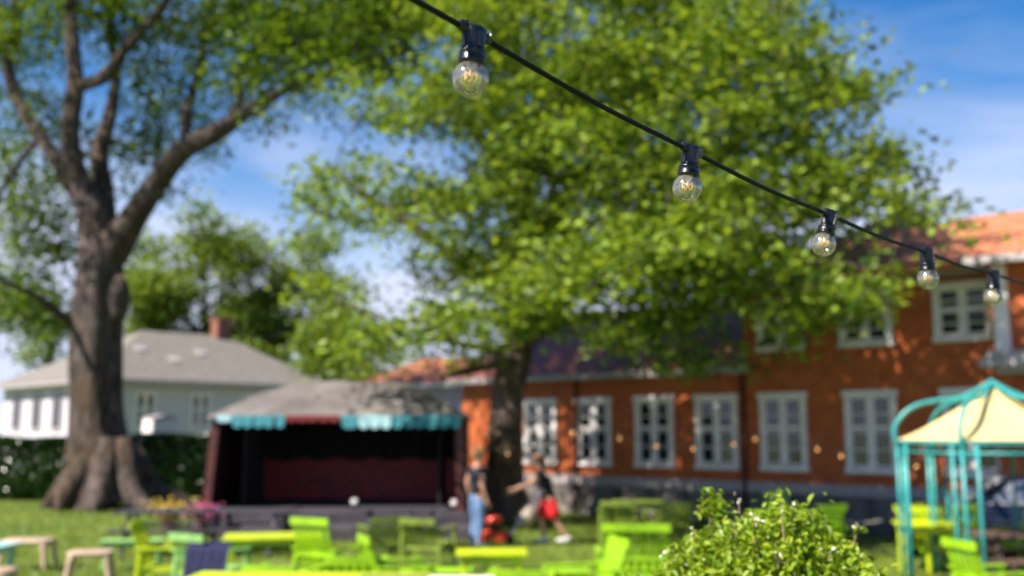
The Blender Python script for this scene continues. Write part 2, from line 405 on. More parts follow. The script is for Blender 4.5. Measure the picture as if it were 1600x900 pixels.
def make_left_tree():
    Y0 = 27.5; root = empty('elm_tree', at(152, 778, Y0)*1.0, 0, 'massive old tree at left with spreading bare limbs, roots flaring into the lawn', 'tree')
    root.location.z = 0; base = Vector(root.location); inv = -base
    mb = MB(); anch = []
    zb = (at(0, 778, Y0).z)
    T = [(168, 790, 0, 74), (164, 772, 0, 66), (158, 745, 0, 57), (153, 700, 0, 49), (150, 640, 0, 44), (150, 560, 0, 41), (153, 490, 0, 39), (157, 430, 0, 37), (160, 375, 0, 33)]
    S = catmull(T, 5); P = []; Rd = []
    for px, py, dY, r in S:
        P.append(at(px, py, Y0)); Rd.append(.93*r*Y0/FPX)
    P = [Vector((p.x, p.y, max(-.1, p.z))) for p in P]
    mb.tube(P, Rd, 40, wob=.09, seed=2)
    # root flares
    for a, L in ((.15, 2.5), (1.3, 1.7), (2.4, 1.8), (3.3, 1.7), (4.05, 1.5), (4.9, 1.7), (5.6, 2.3)):
        d = Vector((math.cos(a), math.sin(a), 0)); b0 = Vector((P[0].x, P[0].y, 0))
        mb.tube([b0+d*.45+Vector((0, 0, 1.8)), b0+d*.80+Vector((0, 0, .95)), b0+d*1.2+Vector((0, 0, .40)), b0+d*L*.9+Vector((0, 0, .06)), b0+d*L+Vector((0, 0, -.15))], [.30, .36, .30, .17, .08], 14, wob=.05, seed=a)
    # burrs
    for px, py, r in ((185, 468, 20), (126, 505, 16), (164, 655, 18)):
        mb.ball(at(px, py, Y0-.2), r*Y0/FPX, 10, (.9, .9, 2.0))
    L = [
        [(168, 400, 0, 32), (205, 345, -.3, 26), (245, 285, -.6, 21), (285, 235, -1, 19), (330, 212, -1.5, 17), (395, 170, -2, 11), (470, 128, -2.5, 8), (560, 100, -3, 6), (655, 72, -3.5, 3.5)],
        [(158, 395, 0, 30), (142, 325, 0, 26), (115, 255, .1, 19), (110, 200, .2, 16), (118, 130, .3, 15), (113, 60, .4, 12), (108, -60, .5, 9), (120, -220, .6, 5)],
        [(148, 345, 0, 20), (102, 272, .6, 14), (60, 210, 1.0, 12), (25, 150, 1.4, 11), (12, 95, 1.6, 11), (24, 35, 1.8, 10), (20, -80, 2, 7), (-10, -200, 2, 4)],
        [(165, 385, .2, 26), (163, 310, .8, 19), (155, 245, 1.2, 16), (172, 180, 1.6, 12), (182, 110, 2, 9), (170, 30, 2.4, 7), (190, -80, 2.6, 5)],
        [(118, 138, .3, 12), (165, 118, -.4, 12), (200, 70, -1, 9), (245, 22, -1.5, 8), (290, -50, -2, 6), (330, -150, -2.2, 4)],
        [(352, 200, -1.6, 9), (376, 155, -1.8, 8), (374, 115, -2, 6), (400, 70, -2.2, 5), (450, 15, -2.5, 4), (500, -60, -2.6, 3)],
        [(122, 508, 0, 14), (95, 492, -.6, 9), (55, 462, -1.2, 6), (5, 440, -2, 4), (-60, 400, -3, 3)],
        [(288, 238, -1, 11), (293, 170, -.6, 9), (312, 110, 0, 8), (322, 40, .5, 7), (345, -60, 1, 5)],
        [(205, 130, 2, 5), (235, 160, 2.5, 4), (250, 215, 3, 3), (240, 260, 3.4, 2)],
        [(60, 215, 1, 6), (20, 270, 0, 5), (-20, 340, -1, 4), (-50, 420, -2, 3)],
    ]
    for i, s in enumerate(L):
        P, Rd = limb_pts(s, Y0, FPX*1.14)
        mb.tube(P, Rd, 16, wob=.10, seed=i*3.1)
        anch += P[6:] if i not in (6, 8, 9) else P[3:]
    for v in range(len(mb.v)): mb.v[v] = tuple(Vector(mb.v[v])+inv)
    mb.build('trunk', BARK, root, smooth=True)
    # crown clusters
    regs = [  # px,py,rx,ry,clusters
        (30, 60, 70, 70, 34), (150, 30, 90, 50, 30), (230, 100, 60, 60, 20), (330, 30, 100, 50, 36), (300, 150, 60, 60, 18),
        (440, 40, 90, 60, 54), (560, 30, 90, 50, 60), (640, 25, 55, 45, 30), (600, 95, 70, 35, 20), (480, 100, 60, 40, 20), (390, 120, 50, 50, 18),
        (230, 240, 60, 50, 16), (330, 190, 50, 20, 5), (430, 190, 30, 18, 2),
        (20, 200, 60, 80, 22), (60, 300, 70, 60, 16), (20, 430, 50, 60, 26), (80, 400, 60, 40, 16), (60, 480, 60, 40, 20), (120, 515, 35, 18, 4), (15, 495, 30, 18, 8), (-60, 350, 60, 200, 30),
        (75, 180, 45, 50, 10), (200, 200, 35, 60, 7), (40, 345, 50, 30, 9), (260, 300, 30, 20, 3), (100, 350, 30, 30, 5),
        (100, -120, 200, 110, 110), (350, -130, 200, 120, 120), (560, -110, 140, 90, 70), (200, -300, 250, 120, 80), (-120, -60, 120, 160, 60),
    ]
    C = []; cent = []
    for px, py, rx, ry, n in regs:
        for _ in range(n):
            x = px+random.gauss(0, .55)*rx; y = py+random.gauss(0, .55)*ry
            far = -1.2 if px > 300 else 0
            Y = Y0+far+random.uniform(-4.2, 4.2)*(1 if py < 380 else .6)
            if px < 340 and py > -20: Y = Y0+random.uniform(.6, 5.0)
            p = at(x, y, Y)
            cent.append(tuple(p+inv))
            r = random.uniform(.35, .62)
            k = random.randint(38, 70)
            C.append(rng.normal(0, 1, (k, 3))*np.array([r, r, r*.55])+np.array(tuple(p+inv)))
    leaves('crown', np.concatenate(C), .21, L_ELM, root, up=.5)
    tb = MB(); twigs(tb, cent, [a+inv for a in anch], r0=.024); tb.build('branches', BARK, root)
make_left_tree()

def make_mid_tree():
    Y0 = 23.5; root = empty('linden_tree', (at(792, 780, Y0).x, Y0, 0), 0, 'broad leafy tree in the middle with sunlit boughs hanging before the red house', 'tree')
    inv = -Vector(root.location); mb = MB(); anch = []
    T = [(788, 812, 0, 46), (790, 790, 0, 38), (790, 740, 0, 33), (791, 680, 0, 31), (796, 610, 0, 29), (808, 545, 0, 28), (814, 480, 0, 24), (818, 400, 0, 20), (820, 300, 0, 17), (812, 160, 0, 13), (800, 0, 0, 9), (800, -160, 0, 6)]
    P, Rd = limb_pts(T, Y0, FPX*1.13, 5); mb.tube(P, Rd, 26, wob=.10, seed=5); anch += P[30:]
    L = [
        [(812, 530, 0, 16), (860, 470, -.8, 13), (950, 410, -1.8, 10), (1080, 350, -3, 7), (1220, 320, -4, 5), (1360, 300, -5, 3)],
        [(812, 545, 0, 12), (880, 500, -1, 10), (1000, 490, -2.4, 8), (1150, 480, -3.6, 6), (1300, 470, -4.6, 4), (1400, 460, -5.2, 3)],
        [(812, 500, 0, 11), (750, 430, -.3, 9), (670, 370, -.6, 8), (580, 310, -1, 6), (510, 260, -1.2, 3)],
        [(810, 560, 0, 9), (760, 545, -.3, 7), (690, 530, -.8, 5), (600, 500, -1.3, 3), (500, 460, -1.6, 3)],
        [(818, 400, 0, 14), (890, 300, -1, 11), (990, 190, -2, 8), (1110, 90, -3, 6), (1220, 0, -4, 4)],
        [(818, 340, 0, 12), (760, 230, .5, 9), (690, 150, .9, 7), (640, 90, 1.2, 4)],
        [(815, 250, 0, 10), (880, 130, -.6, 8), (950, 20, -1, 6), (1000, -100, -1.4, 4)],
        [(812, 420, 0, 10), (830, 380, 1.5, 8), (880, 320, 3.5, 6), (960, 250, 5, 4)],
        [(814, 440, 0, 10), (860, 420, -2.5, 8), (930, 400, -5, 5), (1000, 390, -6.5, 3)],
        [(808, 560, 0, 9), (745, 575, -1.2, 7), (690, 590, -2, 4)],
    ]
    for i, s in enumerate(L):
        P, Rd = limb_pts(s, Y0, FPX); mb.tube(P, Rd, 12, wob=.1, seed=i*2.3+9); anch += P[6:]
    mb.v = [tuple(Vector(v)+inv) for v in mb.v]
    mb.build('trunk', BARK2, root, smooth=True)
    poly = [(515, 240), (490, 330), (472, 420), (472, 480), (500, 550), (580, 575), (650, 590), (735, 605), (765, 545), (840, 495), (930, 495), (1000, 555), (1070, 555), (1100, 490), (1190, 465), (1270, 522), (1340, 512), (1425, 485),
            (1370, 465), (1275, 440), (1280, 370), (1370, 322), (1455, 312), (1425, 285), (1345, 230), (1325, 150), (1275, 60), (1190, -20), (1040, -90), (940, -160), (760, -260), (640, -150), (660, 60), (610, 120), (540, 180)]
    holes = [(1060, 330, 48, 18), (640, 250, 60, 45), (560, 200, 40, 30), (600, 420, 50, 40), (560, 500, 60, 40), (500, 430, 40, 30), (700, 80, 45, 45), (870, 70, 25, 25), (1290, 230, 45, 45), (1180, 250, 30, 25), (820, 590, 70, 35), (940, 520, 35, 20), (1190, 520, 25, 25), (1385, 400, 40, 20), (1240, 330, 30, 25), (900, 30, 25, 20), (760, 330, 25, 20)]
    C = []; cent = []; n = 0
    while n < 315:                                              # boughs: flat layered masses with gaps between them
        x = random.uniform(440, 1475); y = random.uniform(-280, 610)
        if not inpoly(x, y, poly): continue
        if any(((x-h[0])/h[2])**2+((y-h[1])/h[3])**2 < 1.2 for h in holes) and random.random() < .93: continue
        if 728 < x < 860 and y > 525: continue
        ex = min(abs(x-440), abs(x-1470))/400
        th = 1.0+min(3.6, 4.2*math.sqrt(max(0, ex)))
        Yc = Y0-.5-max(0, x-790)/600*4.3-(.8 if x < 700 else 0)
        if y > 300 and x > 820: Yc -= min(2.4, (y-300)/60)
        if y > 430 and x > 820: th = min(th, 1.5)
        Y = Yc+random.uniform(-th, th)
        p = at(x, y, Y); n += 1
        if x < 700 and y > 120 and random.random() < .22: continue
        edge = not inpoly(x+45, y, poly) or not inpoly(x-45, y, poly) or not inpoly(x, y+35, poly)
        sx_ = random.uniform(.45, .9)*(.62 if edge else 1); tiltx = random.uniform(-.35, .35); tilty = random.uniform(-.3, .3)
        for k_ in range(random.randint(4, 7) if not edge else 3):
            dx, dy = random.gauss(0, sx_), random.gauss(0, sx_)
            q = np.array(tuple(p+inv))+np.array([dx, dy, dx*tiltx+dy*tilty-.16*(dx*dx+dy*dy)+random.gauss(0, .22)])
            cent.append(tuple(q)); r = random.uniform(.24, .40); k = random.randint(48, 80) if x > 720 or y < 100 else random.randint(40, 66)
            C.append(rng.normal(0, 1, (k, 3))*np.array([r*1.1, r*1.1, r*.48])+q)
    leaves('crown', np.concatenate(C), .180, L_LIN, root, up=.55)
    tb = MB(); twigs(tb, cent, [a+inv for a in anch], r0=.020); tb.build('branches', BARK2, root)
make_mid_tree()

def back_tree(px, ytop, Y, rad_px, label, seed, n=170, ybot=590, gap=.0):
    g = xat(px, Y); root = empty('broadleaf_tree', (g, Y, 0), 0, label, 'tree', 'trees beyond the white house')
    rs = random.Random(seed)
    H = at(px, ytop, Y).z; rr = rad_px*Y/FPX; zb = at(px, ybot, Y).z
    mb = MB(); mb.tube(catmull([(0, 0, 0), (.1, 0, H*.3), (.3, .1, H*.6), (0, 0, H*.9)], 4), np.linspace(.35, .06, 13), 10, wob=.1, seed=seed)
    for k in range(7):
        a = k*2.4+seed; z = H*(.3+.07*k)
        mb.tube(catmull([(0, 0, z), (math.cos(a)*rr*.4, math.sin(a)*rr*.4, z+H*.1), (math.cos(a)*rr*.8, math.sin(a)*rr*.8, z+H*.2)], 4), np.linspace(.16, .03, 9), 7)
    mb.build('trunk', BARK2, root, smooth=True)
    C = []
    zc = (H+zb)/2; hz = (H-zb)/2
    lob = [(rs.gauss(0, .55)*rr, rs.gauss(0, .5)*rr, zc+rs.uniform(-.8, .75)*hz) for _ in range(16)]
    for _ in range(n):
        l = rs.choice(lob); d = Vector((rs.gauss(0, 1), rs.gauss(0, 1), rs.gauss(0, 1))).normalized()*rs.uniform(.5, 1)
        c = np.array([l[0]+d.x*rr*.36, l[1]+d.y*rr*.36, l[2]+d.z*hz*.28])
        c[2] = min(c[2], H)
        C.append(rng.normal(0, 1, (rs.randint(45, 70), 3))*np.array([.55, .55, .32])+c)
    leaves('crown', np.concatenate(C), .34, L_BACK, root, up=.5)
back_tree(300, 325, 58, 120, 'sunlit round tree standing behind the grey roof of the white house', 3, 230)
back_tree(430, 345, 60, 75, 'smaller loose tree to the right of the round one behind the white house', 5, 130)
back_tree(225, 400, 56, 70, 'dark tree between the massive trunk and the roof of the white house', 9, 110)
back_tree(400, 470, 57, 75, 'low dense dark tree beside the brick chimney', 11, 130, 610)
back_tree(515, 505, 52, 62, 'low shaded tree between the white house and the terracotta roof', 15, 110, 610)
back_tree(60, 470, 70, 60, 'far tree glimpsed left of the massive trunk', 21, 50, 610)

# ------------------------------------------------------------------ hedge
def hedge(px0, px1, ytop, Y, label, th=1.2, dens=1):
    a = at(px0, 0, Y).x*0+xat(px0, Y); b = xat(px1, Y); H = at(0, ytop, Y).z
    root = empty('clipped_hedge', ((a+b)/2, Y, 0), 0, label, 'hedge', 'hedge before the white house')
    W = b-a
    m = MB(); 
    for k in range(int(W/1.2)):
        x = -W/2+.6+k*1.2
        for j in range(3):
            m.tube([(x, 0, 0), (x+random.uniform(-.4, .4), random.uniform(-.3, .3), H*.9)], [.04, .012], 5)
    m.tube([(-W/2+.3, 0, .25), (W/2-.3, 0, .25)], .03, 6); m.build('stems', BARK2, root)
    N = int(W*H*2100*dens)
    f = rng.random(N)
    P = np.stack([rng.uniform(-W/2, W/2, N), rng.uniform(-th/2, th/2, N), rng.uniform(.02, H, N)], 1)
    fr = f < .5; P[fr, 1] = -th/2+np.abs(rng.normal(0, .12, fr.sum()))
    tp = (f > .5) & (f < .75); P[tp, 2] = H-np.abs(rng.normal(0, .1, tp.sum()))
    for i in range(N):
        b_ = noise.noise(Vector((P[i, 0]*.9, P[i, 2]*.9, 1)))
        P[i, 1] += b_*.18; P[i, 2] *= 1+.06*noise.noise(Vector((P[i, 0]*.8, P[i, 1], 7)))
    leaves('foliage', P, .14, L_HEDGE, root, up=.3)
hedge(-90, 118, 684, 30.8, 'dark clipped hedge left of the massive trunk', 1.3)
hedge(200, 345, 680, 30.5, 'clipped hedge between the massive trunk and the stage with sun on its top', 1.3)

# ------------------------------------------------------------------ the red house
PA = at(845, 672, 26.4); PB = at(1362, 672, 20.65)
FD = Vector((PB.x-PA.x, PB.y-PA.y, 0)).normalized(); FN = Vector((FD.y, -FD.x, 0))   # FN points to the camera side
FA = math.atan2(FD.y, FD.x)
def s_of(px, py=672):
    # facade parameter under an image column
    r = (px-800)/FPX; u = (450-py)/FPX; d = Vector((r, CS-u*SN, 0))
    # PA + s FD = t d
    det = FD.x*(-d.y)-(-d.x)*FD.y
    return ((-PA.x)*(-d.y)-(-d.x)*(-PA.y))/det
def yz_of(px, py, off=0):
    """height of an image point lying on the facade (off metres behind it)"""
    r = (px-800)/FPX; u = (450-py)/FPX; d = Vector((r, CS-u*SN, 0))
    o = PA-FN*off
    det = FD.x*(-d.y)-(-d.x)*FD.y
    s = ((-o.x)*(-d.y)-(-d.x)*(-o.y))/det
    t = ((o.x+FD.x*s)/d.x) if abs(d.x) > .02 else (o.y+FD.y*s)/d.y
    return s, CAMH+t*(SN+u*CS)
def make_window(root, sc_, zb, zt, w, base_y, rows=3, name='window'):
    """casing on the wall, two sashes with glazing bars, dark glass set back"""
    h = zt-zb; zc = (zb+zt)/2
    c = MB(); t = .11
    for sx in (-1, 1): c.box((sc_+sx*(w/2-t/2), base_y-.03, zc), (t, .07, h))
    c.box((sc_, base_y-.037, zt-t/2+.01), (w+.08, .09, t+.02)); c.box((sc_, base_y-.044, zb+t/2-.02), (w+.06, .11, t))
    c.box((sc_, base_y-.024, zc), (.10, .05, h-2*t))
    wi = c.build(name, WHITE, root)
    s = MB(); iw = w/2-t-.05
    for sx in (-1, 1):
        cx = sc_+sx*(.05+iw/2)
        for q in (-1, 1): s.box((cx+q*(iw/2-.02), base_y-.012, zc), (.042, .04, h-2*t))
        s.box((cx, base_y-.0105, zt-t-.022), (iw-.08, .036, .045)); s.box((cx, base_y-.0105, zb+t+.022), (iw-.08, .036, .045))
        s.box((cx, base_y-.013, zb+t+(h-2*t)*.56), (iw-.08, .04, .075))
        for k in range(1, rows):
            s.box((cx, base_y-.009, zb+t+(h-2*t)*k/rows), (iw-.08, .03, .028 if rows != 2 else .06))
    s.build('sash', WHITE, wi)
    g = MB(); g.box((sc_, base_y-.0), (w-2*t-.002, .012, h-2*t-.002)) if False else g.box((sc_, base_y-.001, zc), (w-2*t-.004, .012, h-2*t-.004), ch=.001)
    g.build('pane', GLASS, wi)
def roof_prism(mb, s0, s1, y0, y1, ze, zr, hipL=0, hipR=0, ov=.35, th=.12):
    """hipped or gabled roof over the rectangle, ridge along s"""
    a0, a1, b0, b1 = s0-ov, s1+ov, y0-ov, y1+ov; ym = (b0+b1)/2
    v = [(a0, b0, ze), (a1, b0, ze), (a1, b1, ze), (a0, b1, ze), (a0+hipL, ym, zr), (a1-hipR, ym, zr)]
    lo = [(x, y, z-th) for x, y, z in v[:4]]
    mb.add(v+lo, [(0, 1, 5, 4), (2, 3, 4, 5), (1, 2, 5), (3, 0, 4), (6, 7, 1, 0), (7, 8, 2, 1), (8, 9, 3, 2), (9, 6, 0, 3), (9, 8, 7, 6)])
def make_red_house():
    root = empty('red_wooden_house', (PA.x, PA.y, 0), FA, 'long orange-red wooden house with white windows, low wing and two-storey block on a stone plinth', 'house')
    # local: x = along the facade (s), y = depth behind it (positive = away), z up
    sL = s_of(722); sJ = s_of(1165); sE = s_of(1572); sEnd = sE+7
    D = 7.0
    _, zband_t = yz_of(1387, 760); zband_b = zband_t-.24
    _, eav1 = yz_of(1150, 583); _, eav2 = yz_of(1418, 436)
    _, zr1 = yz_of(1120, 478, 3.5)
    m = MB(); m.box(((sL+sJ)/2, D/2, (zband_t+eav1)/2), (sJ-sL, D, eav1-zband_t), ch=.01); m.build('wall', WOODRED, root)
    m = MB(); m.box(((sJ+sE)/2+.005, D/2+.004, (zband_t+eav2)/2), (sE-sJ, D, eav2-zband_t), ch=.01); m.build('wall', WOODRED, root)
    m = MB(); m.box(((sE+sEnd)/2, D/2-.55, (zband_t+eav2)/2), (sEnd-sE, D, eav2-zband_t), ch=.01); m.build('wall', WOODRED, root)
    m = MB(); m.box(((sL+sE)/2, D/2-.02, zband_b/2), (sE-sL+.06, D+.1, zband_b), ch=.02); m.box(((sE+sEnd)/2+.05, D/2-.6, zband_b/2-.002), (sEnd-sE, D+.1, zband_b), ch=.02); m.build('plinth', STONE, root)
    m = MB(); m.box(((sL+sE)/2, -.03, (zband_t+zband_b)/2+.003), (sE-sL+.04, .14, .235)); m.box(((sE+sEnd)/2, -.6, (zband_t+zband_b)/2+.003), (sEnd-sE, .14, .235)); m.build('water_board', GREYTRIM, root)
    # roofs
    m = MB(); roof_prism(m, sL, sJ, 0, D, eav1+.13, zr1, 0, 0, .30); m.build('roof', TILER_SHADED, root)
    sP, zP = yz_of(1402, 332, 3.6)
    w = (sE-sJ)
    m = MB(); m2 = MB()
    sB, zB = yz_of(1520, 340, 3.0)
    mid = (sJ+sE)/2
    a0, a1, b0, b1 = sJ-.4, sE+.4, -.45, D+.45
    ze = eav2+.12
    v = [(a0, b0, ze), (a1, b0, ze), (a1, b1, ze), (a0, b1, ze), (sP, 3.5, zP), (sP+.2, 3.6, zP-.01)]
    lo = [(x, y, z-.12) for x, y, z in v[:4]]
    m.add(v+lo, [(0, 1, 5, 4), (2, 3, 4, 5), (1, 2, 5), (3, 0, 4), (6, 7, 1, 0), (7, 8, 2, 1), (8, 9, 3, 2), (9, 6, 0, 3), (9, 8, 7, 6)])
    rf = m.build('roof', TILER, root)
    m = MB(); roof_prism(m, sP+.6, sEnd, -.55, D-.55, ze+.004, zB, 1.2, 0, .40); m.build('roof', TILER, root)
    # ridge cap tiles
    # gutters and eave boards
    m = MB(); m.box(((sL+sJ)/2, -.35, eav1+.045), (sJ-sL+.5, .12, .16)); m.build('eave_board', GREYTRIM, root)
    m = MB(); m.box(((sJ+sE)/2-.2, -.50, eav2+.05), (sE-sJ+.4, .12, .16)); m.box(((sE+sEnd)/2, -1.02, eav2+.055), (sEnd-sE+.6, .12, .16)); m.build('eave_board', GREYTRIM, root)
    m = MB(); m.box(((sJ+sE)/2, -.24, eav2-.03), (sE-sJ+.6, .44, .03)); m.build('soffit', GREYTRIM, root)
    # drainpipes
    for px, zt, mt in ((1165, eav1+.05, REDPOST), (904, eav1, REDPOST)):
        s = s_of(px); m = MB(); m.tube([(s, -.10, zt), (s, -.10, .1)], .045, 10); m.build('drainpipe', mt, root, smooth=True)
    s = s_of(1592); m = MB(); m.box((s, -.62, (eav2+3.35)/2), (.26, .13, eav2-3.35)); m.build('corner_board', WHITE, root)
    m = MB(); m.box((s+.9, -1.0, 3.28), (2.2, .95, .16)); m.box((s+.9, -1.0, 3.42), (2.0, .8, .14)); m.box((s+.9, -.9, 3.15), (1.8, .6, .12)); m.build('porch_roof', GREYTRIM, root)
    # windows, lower floor
    _, zt = yz_of(1362, 611); _, zb = yz_of(1362, 739)
    for i, px in enumerate((845, 928, 1023, 1121, 1225, 1362, 1521)):
        make_window(root, s_of(px), zb, zt, 1.08, 0, 4)
    make_window(root, s_of(1700), zb, zt, 1.08, -.55, 4)
    _, ut = yz_of(1507, 441); _, ub = yz_of(1507, 532)
    for px in (1219, 1352, 1506):
        s = s_of(px, 500)
        make_window(root, s, ub, ut, 1.12, 0, 4)
    # chimney behind
    m = MB(); m.box((sJ-3, 3.6, zr1+.1), (.6, .6, 1.2)); m.build('chimney', BRICK, root)
make_red_house()

# ------------------------------------------------------------------ white house at left
def make_white_house():
    c = Vector((at(150, 595, 42).x, 42, 0)); ang = math.atan2(.71, .70)
    root = empty('white_house', c, ang, 'white house with grey hipped roof and brick chimney behind the hedge', 'house')
    L, D = 11.2, 10.8; ze = 4.1; zr = 6.95
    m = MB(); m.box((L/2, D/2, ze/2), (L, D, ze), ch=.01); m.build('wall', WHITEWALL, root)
    m = MB(); roof_prism(m, 0, L, 0, D, ze+.15, zr, 4.9, 2.7, .5, .15); m.build('roof', SLATE, root)
    m = MB(); m.box((L/2, -.5, ze+.02), (L+1, .12, .16)); m.box((-.5, D/2, ze+.02), (.12, D+1, .16)); m.build('gutter', GREYTRIM, root)
    # dark chimney near the right end of the ridge
    m = MB(); m.box((8.6, 5.3, zr+.12), (.8, .7, 1.45)); m.box((8.6, 5.3, zr+.87), (.9, .8, .1)); m.build('chimney', BRICK, root)
    for x, y in ((6.2, 2.8), (4.4, 1.8), (3.2, 2.9)):
        z = ze+.15+(zr-ze-.15)*(y+.5)/(D/2+.5)
        m = MB(); m.box((x, y, z+.05), (.5, .6, .07), (math.atan2(zr-ze, D/2+.5), 0, 0)); m.build('skylight', GREYTRIM, root)
    for x in (2.2, 4.8, 7.2, 9.6):
        make_window(root, x, 2.15, 3.75, 1.0, 0, 4)
    # left side wall: windows along local -x
    for y in (1.6, 3.9, 6.3, 8.8):
        fr = MB()
        for q in (-1, 1): fr.box((-.03, y+q*.5, 2.9), (.07, .1, 1.6))
        fr.box((-.037, y, 3.68), (.08, 1.14, .12)); fr.box((-.037, y, 2.12), (.08, 1.14, .12)); fr.box((-.03, y, 2.9), (.05, .08, 1.45))
        w = fr.build('window', GREYTRIM, root)
        g = MB(); g.box((-.012, y, 2.9), (.02, .9, 1.45), ch=.002); g.build('pane', GLASS, w)
make_white_house()
def make_tile_house():
    Y = 37; x0 = xat(548, Y); x1 = xat(752, Y)
    root = empty('terracotta_roofed_house', ((x0+x1)/2, Y, 0), R(-12), 'low white house with terracotta hipped roof beyond the stage', 'house')
    W = x1-x0; _z = lambda py: at(0, py, Y).z
    m = MB(); m.box((0, 2.6, _z(604)/2), (W-.6, 5, _z(604)), ch=.01); m.build('wall', WHITEWALL, root)
    m = MB(); roof_prism(m, -W/2+.3, W/2-.3, .1, 5.1, _z(603)+.1, _z(552), 1.9, .6, .35); m.build('roof', TILER, root)
    m = MB(); m.box((0, -.28, _z(603)), (W, .1, .14)); m.build('gutter', WHITE, root)
    for x in (-1.4, .3, 1.8): make_window(root, x, 1.5, 2.9, .9, .1, 4)
make_tile_house()
def make_shed():
    Y = 36; p = xat(221, Y)
    root = empty('white_garden_shed', (p, Y, 0), R(-42), 'small white garden shed with grey gable roof peeping over the hedge', 'shed')
    h = at(0, 655, Y).z
    m = MB(); m.box((0, .6, h/2), (.75, 1.0, h), ch=.01)
    m.build('wall', WHITE, root)
    m = MB(); roof_prism(m, -.36, .36, .12, 1.08, h+.05, h+.16, 0, 0, .04, .04); m.build('roof', GREYTRIM, root)
    m = MB(); m.box((0, -.03, 1.0), (.6, .05, 1.9)); m.build('door', GREYTRIM, root)
make_shed()

# ------------------------------------------------------------------ stage
def make_stage():
    Y = 20.9; x0 = xat(330, Y); x1 = xat(722, Y); W = x1-x0; cx = (x0+x1)/2
    zf = lambda py, yy=Y: at(0, py, yy).z
    root = empty('open_air_stage', (cx, Y, 0), 0, 'small open-air stage with grey tarpaulin roof, teal scalloped valance and dark red interior', 'stage')
    zd = zf(798); ze = zf(652); D = 3.4
    m = MB(); m.box((0, D/2, zd/2), (W+.2, D, zd)); m.build('deck', DECK, root)
    m = MB()
    for k in range(11): m.box((0, .2+k*.31, zd+.012), (W+.2, .29, .022))
    m.build('floor_boards', DECK, root)
    m = MB(); m.box((0, D-.06, (zd+ze)/2), (W-.1, .08, ze-zd)); m.build('back_wall', REDW, root)
    # black sheet standing in for the shade on the upper back wall
    m = MB(); n = 60; v = []
    for i in range(n+1):
        x = -W/2+.1+(W-.2)*i/n; y = D-.28+.05*math.sin(i*1.7)
        v += [(x, y, ze-.02), (x, y+.02, zd+.95+.04*math.sin(i*.6)), (x, y+.03, zd+.95+.04*math.sin(i*.6)), (x, y+.04, ze-.02)]
    fs = []
    for i in range(n):
        for k in range(4):
            fs.append((i*4+k, i*4+(k+1) % 4, (i+1)*4+(k+1) % 4, (i+1)*4+k))
    m.add(v, fs); m.build('shade_sheet', MATTBLACK, root)
    # leaning side walls
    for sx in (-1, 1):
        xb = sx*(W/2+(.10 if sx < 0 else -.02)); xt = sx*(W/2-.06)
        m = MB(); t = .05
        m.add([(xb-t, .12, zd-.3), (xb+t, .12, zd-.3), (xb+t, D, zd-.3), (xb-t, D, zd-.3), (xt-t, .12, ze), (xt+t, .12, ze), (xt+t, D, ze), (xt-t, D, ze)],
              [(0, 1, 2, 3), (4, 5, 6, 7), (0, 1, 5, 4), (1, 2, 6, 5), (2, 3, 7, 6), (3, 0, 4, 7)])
        m.build('side_wall', REDSHADED, root)
        m = MB(); m.bar((xb, 0, zd-.35), (xt, 0, ze), .17, .12); m.build('corner_post', REDPOST, root)
    # inner flats
    for xx in (-W/2+.55, W/2-.5):
        m = MB(); m.box((xx, 1.2, (zd+ze)/2), (.06, 1.6, ze-zd-.1)); m.build('wing_flat', MATTBLACK, root)
    # tarpaulin roof: sagging hip shape
    zt = zf(596, Y+1.6)-ze; nx, ny = 44, 22; v = []; fs = []
    for j in range(ny+1):
        for i in range(nx+1):
            u = i/nx*2-1; w = j/ny*2-1
            hx = max(0, 1-max(0, (abs(u)-.42)/.58)**1.15); hy = 1-abs(w)**1.5
            h = min(hx, hy)
            h = h*zt+.055*noise.noise(Vector((u*3.2, w*2.5, 2)))*(.3+h)
            v.append((u*(W/2+.12), -.18+(w+1)/2*(D+.4), ze+h))
    nn = len(v); v += [(x, y, z-.03) for x, y, z in v]
    for j in range(ny):
        for i in range(nx):
            a = j*(nx+1)+i; q = (a, a+1, a+nx+2, a+nx+1); fs.append(q); fs.append(tuple(nn+k for k in q[::-1]))
    edge = [i for i in range(nx+1)]+[j*(nx+1)+nx for j in range(1, ny+1)]+[ny*(nx+1)+i for i in range(nx-1, -1, -1)]+[j*(nx+1) for j in range(ny-1, 0, -1)]
    for k in range(len(edge)):
        a, b = edge[k], edge[(k+1) % len(edge)]; fs.append((a, b, b+nn, a+nn))
    m = MB(); m.add(v, fs); rf = m.build('roof', TARP, root, smooth=True)
    # valance scallops
    def scallops(xa, xb, n, h, mt, name, y=-.20):
        m = MB(); w = (xb-xa)/n
        for k in range(n):
            xc = xa+(k+.5)*w; pts = [(xc-w*.47, ze+.04), (xc+w*.47, ze+.04)]
            pts += [(xc+w*.47*math.cos(a), ze-h*.55-h*.45*math.sin(a)) for a in np.linspace(0, math.pi, 9)]
            N = len(pts); yy = y+random.uniform(-.02, .02)
            m.add([(x, yy, z) for x, z in pts]+[(x, yy+.012, z) for x, z in pts], [tuple(range(N)), tuple(range(N, 2*N))[::-1]]+[(i, (i+1) % N, N+(i+1) % N, N+i) for i in range(N)])
        m.build(name, mt, root)
    X = lambda px: xat(px, Y)-cx
    scallops(X(338), X(362), 1, .10, VPALE, 'valance')
    scallops(X(362), X(445), 5, .22, VTEAL, 'valance')
    scallops(X(446), X(530), 5, .10, VRED, 'valance')
    scallops(X(533), X(560), 1, .24, VTEAL, 'valance')
    scallops(X(560), X(612), 3, .24, VPALE, 'valance', -.215)
    scallops(X(612), X(720), 6, .23, VTEAL, 'valance')
